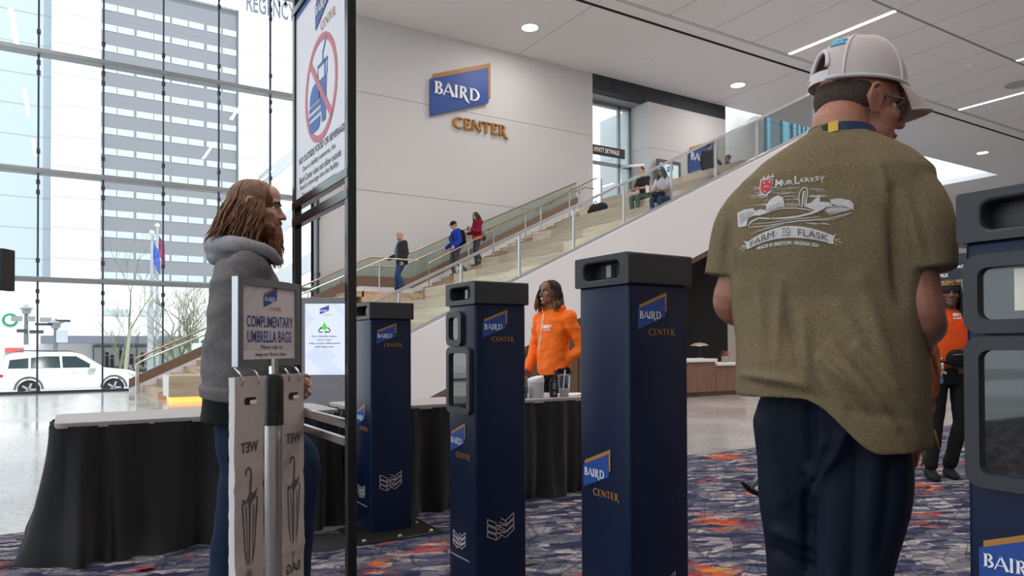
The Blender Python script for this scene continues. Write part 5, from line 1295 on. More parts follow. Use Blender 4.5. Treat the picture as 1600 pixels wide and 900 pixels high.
# first letter tall with a tail, small capitals after it, rising to the right
ch = [('M', 490, 552, 182, 246), ('U', 556, 596, 192, 232), ('R', 602, 655, 188, 228), ('L', 668, 716, 150, 224), ('A', 712, 756, 170, 210), ('R', 764, 814, 164, 208), ('K', 820, 862, 162, 204), ('E', 866, 900, 152, 190), ('Y', 905, 948, 152, 214)]
for c0, x0, x1, y0, y1 in ch: ptext(w, c0, x0, y0, x1, y1, bold=.012 if c0 == 'M' else .03)
pstroke(w, [(496, 200), (490, 240), (478, 268)], [10, 7, 2]); pstroke(w, [(640, 222), (662, 232)], [10, 4]); pstroke(w, [(952, 148), (964, 152)], 6)
on_shirt(w, 'print_name', 'print_white')
w = MB(); rnd = random.Random(4)
for i in range(34):                                       # sky and field hatching
    y = rnd.uniform(262, 440); x0 = rnd.uniform(260, 640) if y < 330 else rnd.uniform(215, 400); x1 = x0+rnd.uniform(40, 190)
    if y > 330: x1 = min(x1, 420)
    pstroke(w, [(x0, y), ((x0+x1)/2, y-rnd.uniform(4, 12)), (x1, y-rnd.uniform(8, 20))], [1.5, 3.2, 1.5])
for i in range(16):
    y = rnd.uniform(266, 350); x0 = rnd.uniform(800, 880); pstroke(w, [(x0, y), (x0+rnd.uniform(60, 180), y+rnd.uniform(0, 8))], [3, 1.5])
for i in range(8): pstroke(w, [(260+20*i, 690-8*i), (420+22*i, 640-6*i)], [1.5, 3])
for i in range(5): pstroke(w, [(760+20*i, 585+5*i), (1000-10*i, 606-4*i)], [2, 3])
on_shirt(w, 'print_hatching', 'print_white')
w = MB()
pq(w, [(133, 495), (200, 465), (280, 450), (300, 480), (290, 520), (235, 545), (215, 620), (150, 632), (138, 620)])         # left tree mass
pq(w, [(300, 480), (345, 462), (402, 470), (402, 500), (340, 520), (290, 520)])
pq(w, [(402, 425), (440, 370), (490, 340), (520, 330), (560, 352), (578, 440), (530, 444), (450, 470), (404, 500)])         # barn
pq(w, [(770, 415), (830, 395), (860, 365), (890, 342), (908, 352), (905, 390), (990, 395), (1030, 430), (960, 440), (930, 470), (880, 480), (780, 440)])
pq(w, [(1000, 370), (1090, 358), (1190, 378), (1222, 410), (1224, 470), (1190, 455), (1120, 430), (1010, 412)])            # right tree mass
for i in range(9): pstroke(w, [(950+8*i, 470-6*i+4*i), (1010+24*i, 520-10*i+2*i)], [6, 5]); 
for i in range(8): pstroke(w, [(940+10*i, 440+10*i), (1080+16*i, 425+6*i), (1190-4*i, 470-2*i)], [4, 5, 3])
pstroke(w, [(715, 400), (708, 340), (725, 285), (755, 258), (785, 262), (792, 300), (780, 380), (772, 440)], 10); pstroke(w, [(752, 290), (738, 440)], 12); pstroke(w, [(772, 285), (760, 440)], 5)
for y in range(300, 430, 22): pstroke(w, [(745, y), (770, y-3)], 4)
pstroke(w, [(560, 350), (600, 335), (660, 340), (705, 375)], 5); pstroke(w, [(575, 372), (700, 368)], 4); pstroke(w, [(582, 410), (725, 412)], 5); pstroke(w, [(590, 432), (730, 430)], 4)
for x in range(590, 730, 18): pstroke(w, [(x, 412), (x, 432)], 4)
pstroke(w, [(410, 500), (470, 470), (560, 452), (680, 450), (780, 462), (850, 480)], [5, 9, 9, 9, 9, 5])
pstroke(w, [(230, 620), (260, 580), (330, 545), (430, 548), (560, 545), (700, 530), (820, 500), (900, 470)], [8, 12, 12, 14, 16, 18, 22, 24])
pstroke(w, [(240, 630), (400, 618), (560, 590), (720, 570), (860, 560), (980, 550), (1100, 520), (1210, 490)], [5, 8, 8, 9, 9, 9, 8, 6])
pstroke(w, [(260, 600), (420, 590), (600, 560), (760, 545), (900, 530)], [3, 5, 6, 6, 4]); pstroke(w, [(900, 570), (1020, 560), (1190, 505)], [3, 5, 3])
on_shirt(w, 'farm_drawing', 'print_white', .0026)
w = MB()
for i in range(9): pstroke(w, [(412+18*i, 440-8*min(i, 5)), (414+18*i, 488-5*i)], 3)
for i in range(12): pstroke(w, [(150+12*i, 500-3*i), (160+11*i, 600-9*i)], [2, 3])
for i in range(10): pstroke(w, [(430+38*i, 538-5*i), (452+38*i, 545-6*i)], 8)
on_shirt(w, 'drawing_shade', 'print_dark', .0050)
# arched ribbon with its words
def arc_(u, v, x0=228, x1=1035):
    # u along, v 0..1 from the lower to the upper edge
    x = x0+(x1-x0)*u; top = 618+ (150 if u < .5 else 92)*abs(2*u-1)**1.9; lo = 728+ (110 if u < .5 else 62)*abs(2*u-1)**1.9
    return x, lo+(top-lo)*v
w = MB(); N_ = 24
for i in range(N_): pq(w, [arc_(i/N_, 0), arc_((i+1)/N_, 0), arc_((i+1)/N_, 1), arc_(i/N_, 1)])
pq(w, [(228, 768), (190, 755), (215, 790), (212, 812), (228, 838)]); pq(w, [(1035, 710), (1062, 686), (1040, 730), (1035, 745)]); pq(w, [(1035, 745), (1020, 760), (1005, 792), (985, 782), (1000, 740)])
on_shirt(w, 'ribbon_banner', 'print_white', .0028)
w = MB()
for s_, a, b_, v0, v1 in (('FARM', .03, .305, .18, .80), ('TO', .40, .495, .36, .86), ('FLASK', .585, .94, .18, .80)): ptext(w, s_, 0, 0, 1, 1, (lambda a, b_, v0, v1: lambda u, v: arc_(a+(b_-a)*u, v0+(v1-v0)*v))(a, b_, v0, v1), .0)
pq(w, [arc_(.40, .2), arc_(.495, .2), arc_(.495, .26), arc_(.40, .26)])
on_shirt(w, 'banner_words', 'print_dark', .0075)
w = MB(); ptext(w, '\u00b7MADE IN BRISTOW, VIRGINIA USA\u00b7', 0, 0, 1, 1, lambda u, v: (312+(900-312)*u, 800+ (50 if u < .5 else 26)*abs(2*u-1)**1.9-42*v+(4 if u < .5 else 0)), .035)
on_shirt(w, 'print_place_line', 'print_white'); w = MB()
for a in ((150, 842, 205, 800), (180, 858, 215, 808), (170, 806, 210, 800)): pstroke(w, [(a[0], a[1]), (a[2], a[3])], [3, 7])
on_shirt(w, 'print_sprig', 'print_white'); w = MB()
for a in ((1040, 742, 1110, 778), (1045, 748, 1062, 798), (1045, 742, 1100, 745)): pstroke(w, [(a[0], a[1]), (a[2], a[3])], [3, 7])
on_shirt(w, 'print_sprig', 'print_white')
# rust coloured wrap he carries on his front arm
fz = MB()
def rust():
    m, nt, b, tc, N, L = nodes_of('rust_knit', .95)
    mp = N('ShaderNodeMapping'); mp.inputs['Scale'].default_value = (90, 90, 22); L(tc.outputs['Object'], mp.inputs[0])
    n = N('ShaderNodeTexNoise'); L(mp.outputs[0], n.inputs['Vector']); n.inputs['Scale'].default_value = 1; n.inputs['Detail'].default_value = 4
    r = ramp(N, L, n.outputs['Fac'], [(.3, (.07, .02, .008)), (.5, (.25, .065, .015)), (.7, (.42, .14, .03))]); L(r.outputs[0], b.inputs['Base Color']); return m
M['rust'] = rust()
a = Dp(1446, 560, 1.86)
wrp = thing('folded_jacket', 'rust brown knitted wrap carried in front of the man in olive', 'jacket', (a.x, a.y, Dp(1440, 720, 1.86).z))
q = MB(); q.limb([Dp(1432, 545, 1.92), Dp(1432, 600, 1.90), Dp(1430, 650, 1.88), Dp(1428, 690, 1.88)], [.050, .056, .036, .018], 16, 5); q.limb([Dp(1412, 545, 1.93), Dp(1412, 620, 1.93), Dp(1418, 715, 1.88)], [.06, .07, .03], 16, 5)
q = push(fuse(q, .006, 3), wrinkle(.014, 30, 8, 3)); q.build('wrap', 'rust', wrp, smooth='all')
fr_ = MB(); rnd = random.Random(1)
for i in range(26):
    p0 = Dp(rnd.uniform(1422, 1462), rnd.uniform(590, 700), rnd.uniform(1.80, 1.90)); fr_.tube([p0, p0+V((rnd.uniform(-.01, .01), rnd.uniform(-.01, .01), -.03)), p0+V((rnd.uniform(-.02, .02), rnd.uniform(-.01, .01), -.06))], [.004, .003, .001], 5)
fr_.build('fringe', mat('fringe_gold', (.36, .22, .06), .9), wrp, smooth='all')
# thin metal arm with T shaped foot poking out behind him
a0, a1 = Dp(1196, 734, 2.15), Dp(1171, 764, 2.15)
ma = thing('walking_stick', 'grey metal stick ending in a dark T shaped head beside the dark blue trousers', 'stick', a1)
MB().tube([Dp(1240, 700, 2.16), a0, a1], [.010, .010, .009], 10).build('shaft', 'alu', ma, smooth='all')
MB().limb([Dp(1160, 754, 2.14), a1, Dp(1187, 773, 2.15)], [.006, .010, .007], 10, 4).build('head', 'dark_plastic', ma, smooth='all')

# ---- the bearded man in the grey hoodie
yaw = CAMYAW+84; ax = axes(yaw); r_, f_, u_ = ax; hx_ = axes(CAMYAW+80, -3)
base = V((Dp(385, 700, 3.0).x, Dp(385, 700, 3.0).y, 0))
HM = person('long haired bearded man in grey hoodie standing behind the umbrella bag sign', base)
J = dict(pel=Dp(378, 615, 3.0), chest=Dp(384, 505, 3.0), neckb=Dp(380, 392, 3.0), head=Dp(401, 327, 3.0), shR=Dp(388, 420, 2.88), shL=Dp(388, 418, 3.19), elR=Dp(405, 535, 2.93), elL=Dp(405, 535, 3.24), wrR=Dp(450, 585, 3.06), wrL=Dp(452, 592, 3.2),
         hipR=Dp(372, 628, 2.92), hipL=Dp(384, 628, 3.08), knR=Dp(370, 745, 2.92), knL=Dp(474, 722, 3.06), anR=Dp(346, 895, 2.92), anL=Dp(462, 905, 3.06))
J['anR'].z = max(.09, J['anR'].z); J['anL'].z = .09; J['anR'].z = .12
cloth('hoodie_grey', (.16, .148, .148), .95, .15, 90, .3, 400); cloth('hoodie_pale', (.30, .29, .30), .95, .1, 90, .3, 400); cloth('under_black', (.012, .012, .013))
L, tp = clad(HM, J, ax, 1.0, 'hoodie_grey', 'denim', 'skin_fair', head_ax=hx_, top_r=1.13, hem=-.02, voxel=.006, top_name='hoodie', bottom_name='jeans', leg_r=.98, wr_a=.010, hands=(1, 1), belly=.02)
q = MB(); torso(q, J, [(-.20, .19, .142), (-.12, .188, .145), (-.02, .185, .145), (.03, .18, .14)], 1.0); push(fuse(q, .008, 2), wrinkle(.006)).build('black_undershirt', 'under_black', HM, smooth='all')
q = MB()
torso(q, J, [(-.035, .196, .158), (.03, .200, .165), (.06, .196, .16)], 1.0); fuse(q, .007, 2).build('hoodie_waistband', 'hoodie_grey', HM, smooth='all')
hd = MB()   # hood lying on the back and round the neck
hd.limb([Dp(436, 408, 2.95), Dp(414, 392, 2.88), Dp(372, 382, 2.86), Dp(346, 384, 2.93), Dp(336, 386, 3.02), Dp(352, 384, 3.12), Dp(400, 388, 3.14), Dp(434, 408, 3.06)], [.022, .026, .036, .044, .046, .040, .030, .016], 14, 5)
hd.limb([Dp(372, 392, 2.90), Dp(346, 398, 2.95), Dp(338, 400, 3.02), Dp(350, 398, 3.10)], [.035, .040, .040, .036], 14, 4)
push(fuse(hd, .007, 4), wrinkle(.006, 16, 16)).build('hood', 'hoodie_pale', HM, smooth='all')
M['auburn'] = mat('auburn_hair', (.17, .072, .028), .55, var=.45, vscale=40); M['auburn_beard'] = mat('auburn_beard', (.20, .078, .036), .7, var=.4, vscale=60)
def strand_hair(T_, L, ax, m_, n, lens, seed, r0=.005, part=.0, name='hair', face=.6, back=.9, wave=.012, stop=None, cap=True):
    rnd = random.Random(seed); r, f, u = ax; hb = MB()
    if cap: hb.join(fuse(MB().ball(L(0, -.012, .038), (.0815, .102, .087), ax, 24, 16), .006, 1))
    for i in range(n):
        az = rnd.uniform(-PI, PI)
        if abs(az) < face: az = math.copysign(face+rnd.random()*.5, az)
        e0 = rnd.uniform(.3, 1.25); p = []; ln_ = rnd.uniform(*lens); ph = rnd.uniform(0, 6)
        S_ = lambda el, s_: L(0, -.014, .030)+r*(.083*s_*math.sin(az)*math.cos(el))+f*(.101*s_*math.cos(az)*math.cos(el))+u*(.090*s_*math.sin(el))
        for k in range(6): p.append(S_(e0*(1-k/5)+.05*k/5*0, 1.03+.02*rnd.random()))
        q = p[-1]; out = (q-L(0, -.014, .03)); out -= u*out.dot(u); out.normalize()
        d = -u*1.0+out*.22
        for k in range(7):
            d = (d+out*rnd.uniform(-.12, .10)-f*.05*back+V((0, 0, -.12))).normalized(); q = q+d*ln_/7+r*(wave*math.sin(k*1.4+ph)*.4)+f*(wave*math.cos(k*1.2+ph)*.4); p.append(q)
        hb.tube(p, [r0*.5, r0, r0, r0*1.1, r0*1.1, r0*1.1, r0*1.1, r0, r0, r0*.9, r0*.8, r0*.6, r0*.25], 5)
    return hb.build(name, m_, T_, smooth='all')
strand_hair(HM, L, hx_, 'auburn', 420, (.12, .22), 3, .0042, face=1.0, back=1.5, wave=.018)
bb = MB()
for y, z, a, b_, c_ in ((.05, -.09, .058, .05, .04), (.078, -.10, .044, .034, .045), (.075, -.15, .036, .03, .05), (.07, -.19, .026, .022, .04)): bb.ball(L(0, y, z), (a, b_, c_), hx_, 16, 10)
for s_ in (-1, 1): bb.limb([L(s_*.070, .012, -.02), L(s_*.066, .03, -.06), L(s_*.045, .07, -.085)], [.012, .018, .022], 10, 4); bb.limb([L(0, .098, -.046), L(s_*.028, .085, -.056), L(s_*.038, .072, -.08)], [.009, .010, .012], 8, 4)
bb = push(fuse(bb, .005, 2), wrinkle(.006, 70, 30, 5))
rnd = random.Random(8)
for i in range(220):
    a = rnd.uniform(-1.2, 1.2); y = .06+.03*math.cos(a)+rnd.uniform(-.01, .02); p0 = L(.05*math.sin(a), y, rnd.uniform(-.18, -.09)); bb.tube([p0, p0-hx_[2]*.03+hx_[1]*rnd.uniform(-.004, .012), p0-hx_[2]*rnd.uniform(.05, .08)+hx_[1]*rnd.uniform(-.01, .01)+hx_[0]*rnd.uniform(-.01, .01)], [.003, .0024, .0006], 4)
bb.build('beard', 'auburn_beard', HM, smooth='all')

# ---- table worker in the orange jacket
cloth('orange_jacket', (.90, .16, .012), .6, .06, 60, .1, 300)
base = V((Dp(866, 700, 6.6).x, Dp(866, 700, 6.6).y, 0)); yaw = CAMYAW+226; ax = axes(yaw); hx_ = axes(CAMYAW+232, 3)
OM = person('table worker in orange zip jacket with dreadlocks, smiling behind the table', base)
J, P, _, k = joints(base, yaw, 1.70)
J['head'] = P(0.015, .045, 1.665); J['elL'] = P(-.27, -.10, 1.14); J['wrL'] = P(-.10, .0, .98); J['elR'] = P(.27, -.02, 1.15); J['wrR'] = P(.22, .12, .93)
L, tp = clad(OM, J, ax, k, 'orange_jacket', 'black_cloth', 'skin_deep', head_ax=hx_, top_r=1.02, hem=-.10, hood=True, voxel=.006, wr_a=.014, hands=(0, 1))
M['teeth'] = mat('teeth', (.8, .78, .74), .3)
MB().limb([L(-.019, .0935, -.060), L(0, .1005, -.0635), L(.019, .0935, -.060)], [.0025, .005, .0025], 8, 4).build('smile', 'teeth', OM, smooth='all')
M['dread'] = mat('dreadlocks', (.022, .012, .008), .9, var=.4, vscale=50); M['dread_tip'] = mat('dreadlock_tips', (.17, .075, .02), .9, var=.3, vscale=50)
rnd = random.Random(5); tips = MB(); dr = MB(); r, f, u = hx_
dr.join(fuse(MB().ball(L(0, -.030, .046), (.088*k, .100*k, .088*k), hx_, 20, 14), .006, 1))
for i in range(84):
    az = rnd.uniform(-PI, PI)
    if -1.25 < az < .6: az = .65+.5*rnd.random() if az > .1 else -1.3-.6*rnd.random()
    e0 = rnd.uniform(.25, 1.1); p = [L(0, -.014, .034)+(r*(.086*math.sin(az)*math.cos(e0*(1-q/4)))+f*(.102*math.cos(az)*math.cos(e0*(1-q/4)))+u*(.088*math.sin(e0*(1-q/4))))*k*1.06 for q in range(5)]
    out = p[-1]-L(0, -.014, .034); out -= u*out.dot(u); out.normalize(); q = p[-1]; ln_ = rnd.uniform(.13, .22)
    ex = [q]
    for s_ in range(5): q = q+(-u+out*(.32-.1*s_)+r*rnd.uniform(-.2, .2)+f*rnd.uniform(-.15, .2)).normalized()*ln_/5; ex.append(q)
    dr.tube(p+ex[1:4], [.006]+[.0095]*(len(p)+2), 6); tips.tube(ex[3:], [.0097, .008, .004], 6)
hr_ = dr.build('hair', 'dread', OM, smooth='all'); tips.build('hair_tips', 'dread_tip', hr_, smooth='all')
def chest_print(T_, tp, s_, pxs, m_, Zp=0, parts=None, name='chest_lettering'):
    bt = BVHTree.FromPolygons(tp.v, tp.f); o = MB(); x0, y0, x1, y1 = pxs
    vs, fs = text_mesh(s_, .04); ax_ = min(v.x for v in vs); bx_ = max(v.x for v in vs); ay_ = min(v.y for v in vs); by_ = max(v.y for v in vs)
    for v in vs:
        d = ray(x0+(x1-x0)*(v.x-ax_)/(bx_-ax_), y1+(y0-y1)*(v.y-ay_)/(by_-ay_)).normalized(); loc = bt.ray_cast(CAM, d)[0]
        o.v.append((loc if loc is not None else CAM+d*6)-d*.012)
    o.f = fs; return o.build(name, m_, T_)
chest_print(OM, tp, 'BEST', (849, 508, 862, 513), 'white'); chest_print(OM, tp, 'STAFF', (849, 514.5, 860, 517), 'white', name='chest_small_lettering')
zp = MB(); bt = BVHTree.FromPolygons(tp.v, tp.f); pts_ = []
for i in range(14):
    d = ray(850-8*i/13, 489+60*i/13).normalized(); loc = bt.ray_cast(CAM, d)[0]
    if loc is not None: pts_.append(loc-d*.004)
zp.tube(pts_, .006, 6).build('zip', 'white', OM, smooth='all')

# ---- woman in the orange shirt at the right
cloth('orange_shirt', (.78, .085, .012), .8, .08, 60, .15, 300)
base = V((Dp(1472, 735, 5.95).x, Dp(1472, 735, 5.95).y, 0)); yaw = CAMYAW+196; ax = axes(yaw); hx_ = axes(CAMYAW+200, 0)
WM = person('woman in orange shirt and black trousers standing beyond the man in olive', base)
J, P, _, k = joints(base, yaw, 1.64)
for q in J: J[q] = J[q]+CR*(.07 if J[q].z > .6 else (.05 if J[q].z > .3 else 0))
J['anR'] = P(.12, .10, .09); J['anL'] = P(-.06, -.02, .09); J['elL'] = P(-.36, -.06, 1.18); J['wrL'] = P(-.30, .10, 1.05); J['elR'] = P(.20, -.04, 1.13); J['wrR'] = P(.16, .14, 1.05)
L, tp = clad(WM, J, ax, k, 'orange_shirt', 'black_cloth', 'skin_brown', head_ax=hx_, top_r=1.0, hem=.10, sleeve='short', voxel=.006, top_name='shirt', leg_r=.95)
M['braid'] = mat('braids', (.012, .009, .008), .8)
strand_hair(WM, L, hx_, 'braid', 90, (.28, .42), 6, .006, face=.9, wave=.005)
hbd = MB(); 
for q in (-.006, .006, .018): hbd.tube([L(0, -.014, .03)+hx_[0]*(.088*math.sin(a)*k)+hx_[1]*((.106*math.cos(a))*k)+hx_[2]*((.052+q+.014*math.cos(a)*0)*k) for a in [2*PI*i/28 for i in range(29)]], .009, 6)
def leo():
    m, nt, b, tc, N, Lk = nodes_of('leopard_cloth', .8); v = N('ShaderNodeTexVoronoi'); Lk(tc.outputs['Object'], v.inputs['Vector']); v.inputs['Scale'].default_value = 75
    rr_ = ramp(N, Lk, v.outputs['Distance'], [(0, (.02, .012, .008)), (.35, (.02, .012, .008)), (.45, (.42, .25, .07))]); Lk(rr_.outputs[0], b.inputs['Base Color']); return m
hbd.build('headband', leo(), WM, smooth='all')
chest_print(WM, tp, 'BEST', (1489, 489, 1503, 494), 'white'); chest_print(WM, tp, 'STAFF', (1490, 496, 1502, 498.5), 'white', name='chest_small_lettering')
a = Dp(1497, 560, 5.80)
fp = thing('belt_bag', 'black belt bag worn on the hip of the woman in orange', 'bag', (a.x, a.y, a.z-.07))
q = fuse(MB().ball(a, (.10, .05, .075), (CR, V((CF.x, CF.y, 0)).normalized(), V((0, 0, 1))), 18, 12), .006, 2); q.build('pouch', 'black_cloth', fp, smooth='all')
MB().tube([J['pel']+axes(yaw)[0]*(.185*math.cos(t))+axes(yaw)[1]*(.15*math.sin(t))+V((0, 0, .07+.03*math.cos(t))) for t in [2*PI*i/24 for i in range(25)]], .014, 6).build('strap', 'black_cloth', fp, smooth='all')
MB().tube([a-CR*.07-CF*.05+V((0, 0, .03)), a+CR*.07-CF*.05+V((0, 0, .035))], .004, 6).build('zip', 'alu', fp)
a = Dp(1467, 583, 5.78); s_ = .95
kb = thing('plush_keychain', 'small pale plush bear in blue trousers hanging from the belt bag', 'keychain', (a.x, a.y, a.z-.10))
cx = lambda x, z: a+CR*(x*s_)+V((0, 0, z*s_))
q = fuse(MB().ball(cx(0, .045), .036).ball(cx(0, -.005), (.03, .024, .036)).ball(cx(-.03, .075), .014).ball(cx(.03, .075), .014).limb([cx(-.02, .015), cx(-.055, -.0)], [.013, .012], 8, 2).limb([cx(.02, .015), cx(.055, .0)], [.013, .012], 8, 2), .004, 2); q.build('plush_body', mat('plush_cream', (.62, .5, .4), .95), kb, smooth='all')
q = fuse(MB().ball(cx(0, -.025), (.032, .027, .022)).limb([cx(-.014, -.03), cx(-.018, -.075)], [.017, .017], 8, 2).limb([cx(.014, -.03), cx(.018, -.075)], [.017, .017], 8, 2), .004, 2); q.build('plush_trousers', mat('plush_blue', (.10, .22, .42), .9), kb, smooth='all')
MB().tube([cx(0, .08), cx(.01, .11), cx(.03, .13)], .006, 6).build('clip', 'bolt', kb)

# ---- people on the stair
def stair_person(label, w, t_, z, yaw, H, top, bottom, sk, **kw):
    base = V((w, t_, z)); T_ = person(label, base); J, P, ax, k = joints(base, yaw, H); return T_, J, P, ax, k
cloth('jacket_charcoal', (.028, .028, .030)); cloth('hoodie_blue', (.010, .045, .33), .8); cloth('hoodie_maroon', (.20, .008, .03), .8); cloth('tee_black', (.012, .013, .018)); cloth('trousers_green', (.07, .12, .10)); cloth('tee_lilac', (.62, .55, .66)); cloth('coat_black', (.012, .015, .018)); cloth('stair_denim', (.025, .065, .16))
def feet_on(px, py, t_): return hit(px, py, 1, t_)
# bald man
p0 = feet_on(628, 457, 19.3); p0.z = stepz(p0.x)
T_, J, P, ax, k = stair_person('bald bearded man in dark jacket stepping down the stair', p0.x, 19.3, p0.z, 272, 1.80, 0, 0, 0)
J['knL'] = P(-.10, .16, .55); J['anL'] = P(-.10, .0, .20); J['knR'] = P(.10, .10, .50); J['anR'] = P(.10, .12, .09); J['wrR'] = P(.26, .30, 1.0); J['elR'] = P(.26, .02, 1.14); J['head'] = P(0, .06, 1.65)
hx_ = axes(262, -12)
L, tp = clad(T_, J, ax, k, 'jacket_charcoal', 'stair_denim', 'skin_fair', head_ax=hx_, top_r=1.22, hem=-.20, voxel=.008, leg_r=1.1)
gb = fuse(MB().ball(L(0, .082, -.088), (.026, .022, .030), hx_), .005, 1); gb.build('beard', mat('goatee', (.03, .022, .018), .9), T_, smooth='all')
q = MB(); 
for i in range(9):
    pass
sp = MB().limb([J['neckb']+ax[1]*.10*k-V((0, 0, .03)), J['chest']+ax[1]*.155*k, J['pel'].lerp(J['chest'], .35)+ax[1]*.168*k], [.045, .05, .045], 10, 4); sp.build('printed_shirt', mat('printed_shirt', (.10, .16, .28), .8, var=.8, vscale=40), T_, smooth='all')
# man in blue
p0 = feet_on(712, 433, 19.3); p0.z = stepz(p0.x)
T_, J, P, ax, k = stair_person('man in blue hoodie and dark cap with backpack on the stair', p0.x, 19.3, p0.z, 275, 1.80, 0, 0, 0)
J['anL'] = P(-.10, -.30, .26); J['knL'] = P(-.10, .0, .58); J['knR'] = P(.10, .08, .50); J['head'] = P(0, .07, 1.64); J['wrR'] = P(.28, .20, .98); J['elR'] = P(.27, .0, 1.14); J['wrL'] = P(-.28, .14, .98)
hx_ = axes(262, -22)
L, tp = clad(T_, J, ax, k, 'hoodie_blue', 'slate_cloth', 'skin_fair', head_ax=hx_, top_r=1.12, hem=-.10, voxel=.008, hood=True)
hair_cap(T_, L, hx_, k, mat('hair_dark', (.03, .022, .016), .9), back=1)
cp = MB().ball(L(0, -.012, .052), (.086*k, .108*k, .078*k), hx_, 22, 14); cp = fuse(cp, .006, 1)
cr = cp.build('cap_crown', 'black_cloth', T_, smooth='all'); MB().ball(L(0, .115, .040), (.06*k, .07*k, .008*k), hx_, 18, 8).build('cap_brim', 'black_cloth', cr, smooth='all')
bk = J['chest']-ax[1]*.22*k+V((0, 0, .04))
bp_ = thing('backpack', 'black backpack worn by the man in the blue hoodie', 'backpack', bk-V((0, 0, .25)))
q = fuse(MB().ball(bk, (.15*k, .11*k, .25*k), ax, 20, 14).ball(bk-ax[1]*.06-V((0, 0, .09)), (.11, .07, .12), ax, 16, 10), .008, 2); q.build('pack', 'black_cloth', bp_, smooth='all')
for s_ in (-1, 1): MB().limb([bk+ax[0]*s_*.1+V((0, 0, .2)), J['shR' if s_ > 0 else 'shL']-ax[0]*s_*.06+V((0, 0, .065)), J['chest']+ax[0]*s_*.12+ax[1]*.15, J['chest']+ax[0]*s_*.17-V((0, 0, .12))], [.014, .018, .018, .014], 8, 5).build('shoulder_strap', 'black_cloth', bp_, smooth='all')
# woman in maroon
p0 = feet_on(746, 416, 19.4); p0.z = stepz(p0.x)
T_, J, P, ax, k = stair_person('long haired woman in maroon hoodie behind the man in blue', p0.x, 19.4, p0.z, 272, 1.70, 0, 0, 0)
J['knL'] = P(-.09, .10, .52); J['anL'] = P(-.10, -.10, .18); J['wrR'] = P(.16, .30, 1.06); J['elR'] = P(.24, .05, 1.14); J['wrL'] = P(-.16, .30, 1.16); J['elL'] = P(-.24, .05, 1.12); J['head'] = P(0, .06, 1.64)
hx_ = axes(255, -25)
L, tp = clad(T_, J, ax, k, 'hoodie_maroon', 'slate_cloth', 'skin_fair', head_ax=hx_, top_r=1.12, hem=.02, voxel=.008, hood=True)
q = MB(); torso(q, J, [(-.12, .185, .145), (-.02, .188, .148), (.08, .18, .14)], k); fuse(q, .008, 2).build('orange_waist_shirt', 'orange_shirt', T_, smooth='all')
M['brown_hair'] = mat('brown_hair', (.055, .026, .014), .7, var=.4, vscale=40)
strand_hair(T_, L, hx_, 'brown_hair', 160, (.22, .34), 12, .006, face=.9)
pb = J['pel']-ax[1]*.22+V((0, 0, .02)); bg_ = thing('hip_bag', 'dark bag hanging behind the woman in maroon', 'bag', pb-V((0, 0, .1)))
fuse(MB().ball(pb, (.09, .08, .12), ax, 16, 10), .008, 1).build('pouch', 'slate_cloth', bg_, smooth='all')
MB().tube([pb+V((0, 0, .1)), J['shL']-ax[1]*.06+V((0, 0, .05)), J['shL']+ax[1]*.12]).build('strap', 'black_cloth', bg_, smooth='all') if False else MB().tube([pb+V((0, 0, .1)), pb+V((0, 0, .16))], .012, 6).build('strap', 'black_cloth', bg_)
ph = J['wrL']+ax[1]*.11+V((0, 0, .03)); pn = thing('phone', 'dark phone held by the woman in maroon', 'phone', ph); MB().obox(ph, ax[0], ax[1], (0, 0, 1), .035, .006, .07).build('phone_body', 'dark_plastic', pn, bevel=.004)
# seated pair
def seated(label, px, py, k_tier, yaw, H, top, bottom, sk, **kw):
    z = .467*k_tier; a = hit(px, py, 2, z); w0 = TIER(k_tier)
    base = V((w0+.20, a.y+(.14 if k_tier == 10 else 0), z-.467)); T_ = person(label, base); J, P, ax, k = joints(base, yaw, H); s_ = .467+.12
    for q in ('pel', 'hipL', 'hipR', 'chest', 'neckb', 'head', 'shL', 'shR', 'elL', 'elR', 'wrL', 'wrR'): J[q] = J[q]-V((0, 0, .95*k-s_))
    f = ax[1]; r = ax[0]
    J['chest'] += f*.03; J['neckb'] += f*.10; J['head'] += f*.14; J['shL'] += f*.09; J['shR'] += f*.09
    for q, sd in (('L', -1), ('R', 1)):
        J['kn'+q] = J['hip'+q]+f*.42*k+r*.03*sd+V((0, 0, -.04)); J['an'+q] = V((J['kn'+q].x-f.x*.04, J['kn'+q].y-f.y*.04, base.z+.09))
        J['el'+q] = J['sh'+q]+f*.10-V((0, 0, .26))+r*.04*sd; J['wr'+q] = J['el'+q]+f*.22-V((0, 0, .06))-r*.06*sd
    return T_, J, P, ax, k
T_, J, P, ax, k = seated('young man in black shirt and green trousers sitting on the seating tiers', 1003, 313, 11, 268, 1.74, 0, 0, 0)
hx_ = axes(262, 4)
L, tp = clad(T_, J, ax, k, 'tee_black', 'trousers_green', 'skin_fair', head_ax=hx_, sleeve='short', hem=-.06, voxel=.008, top_name='shirt')
hair_cap(T_, L, hx_, k, mat('hair_brown', (.045, .022, .014), .85), 1.07, back=1)
T_, J, P, ax, k = seated('woman with teal hair and lilac shirt sitting near the glass railing', 1058, 318, 10, 258, 1.66, 0, 0, 0)
hx_ = axes(250, -22)
L, tp = clad(T_, J, ax, k, 'tee_lilac', 'stair_denim', 'skin_fair', head_ax=hx_, sleeve='short', hem=-.06, voxel=.008, top_name='shirt', top_r=1.08)
M['teal_hair'] = mat('teal_hair', (.05, .16, .14), .7, var=.35, vscale=30)
strand_hair(T_, L, hx_, 'teal_hair', 200, (.16, .26), 22, .0065, face=.85)
bgp = J['knL'].lerp(J['knR'], .5)-ax[1]*.10+V((0, 0, .13)); hb_ = thing('handbag', 'black handbag on the lap of the woman with teal hair', 'bag', bgp-V((0, 0, .08)))
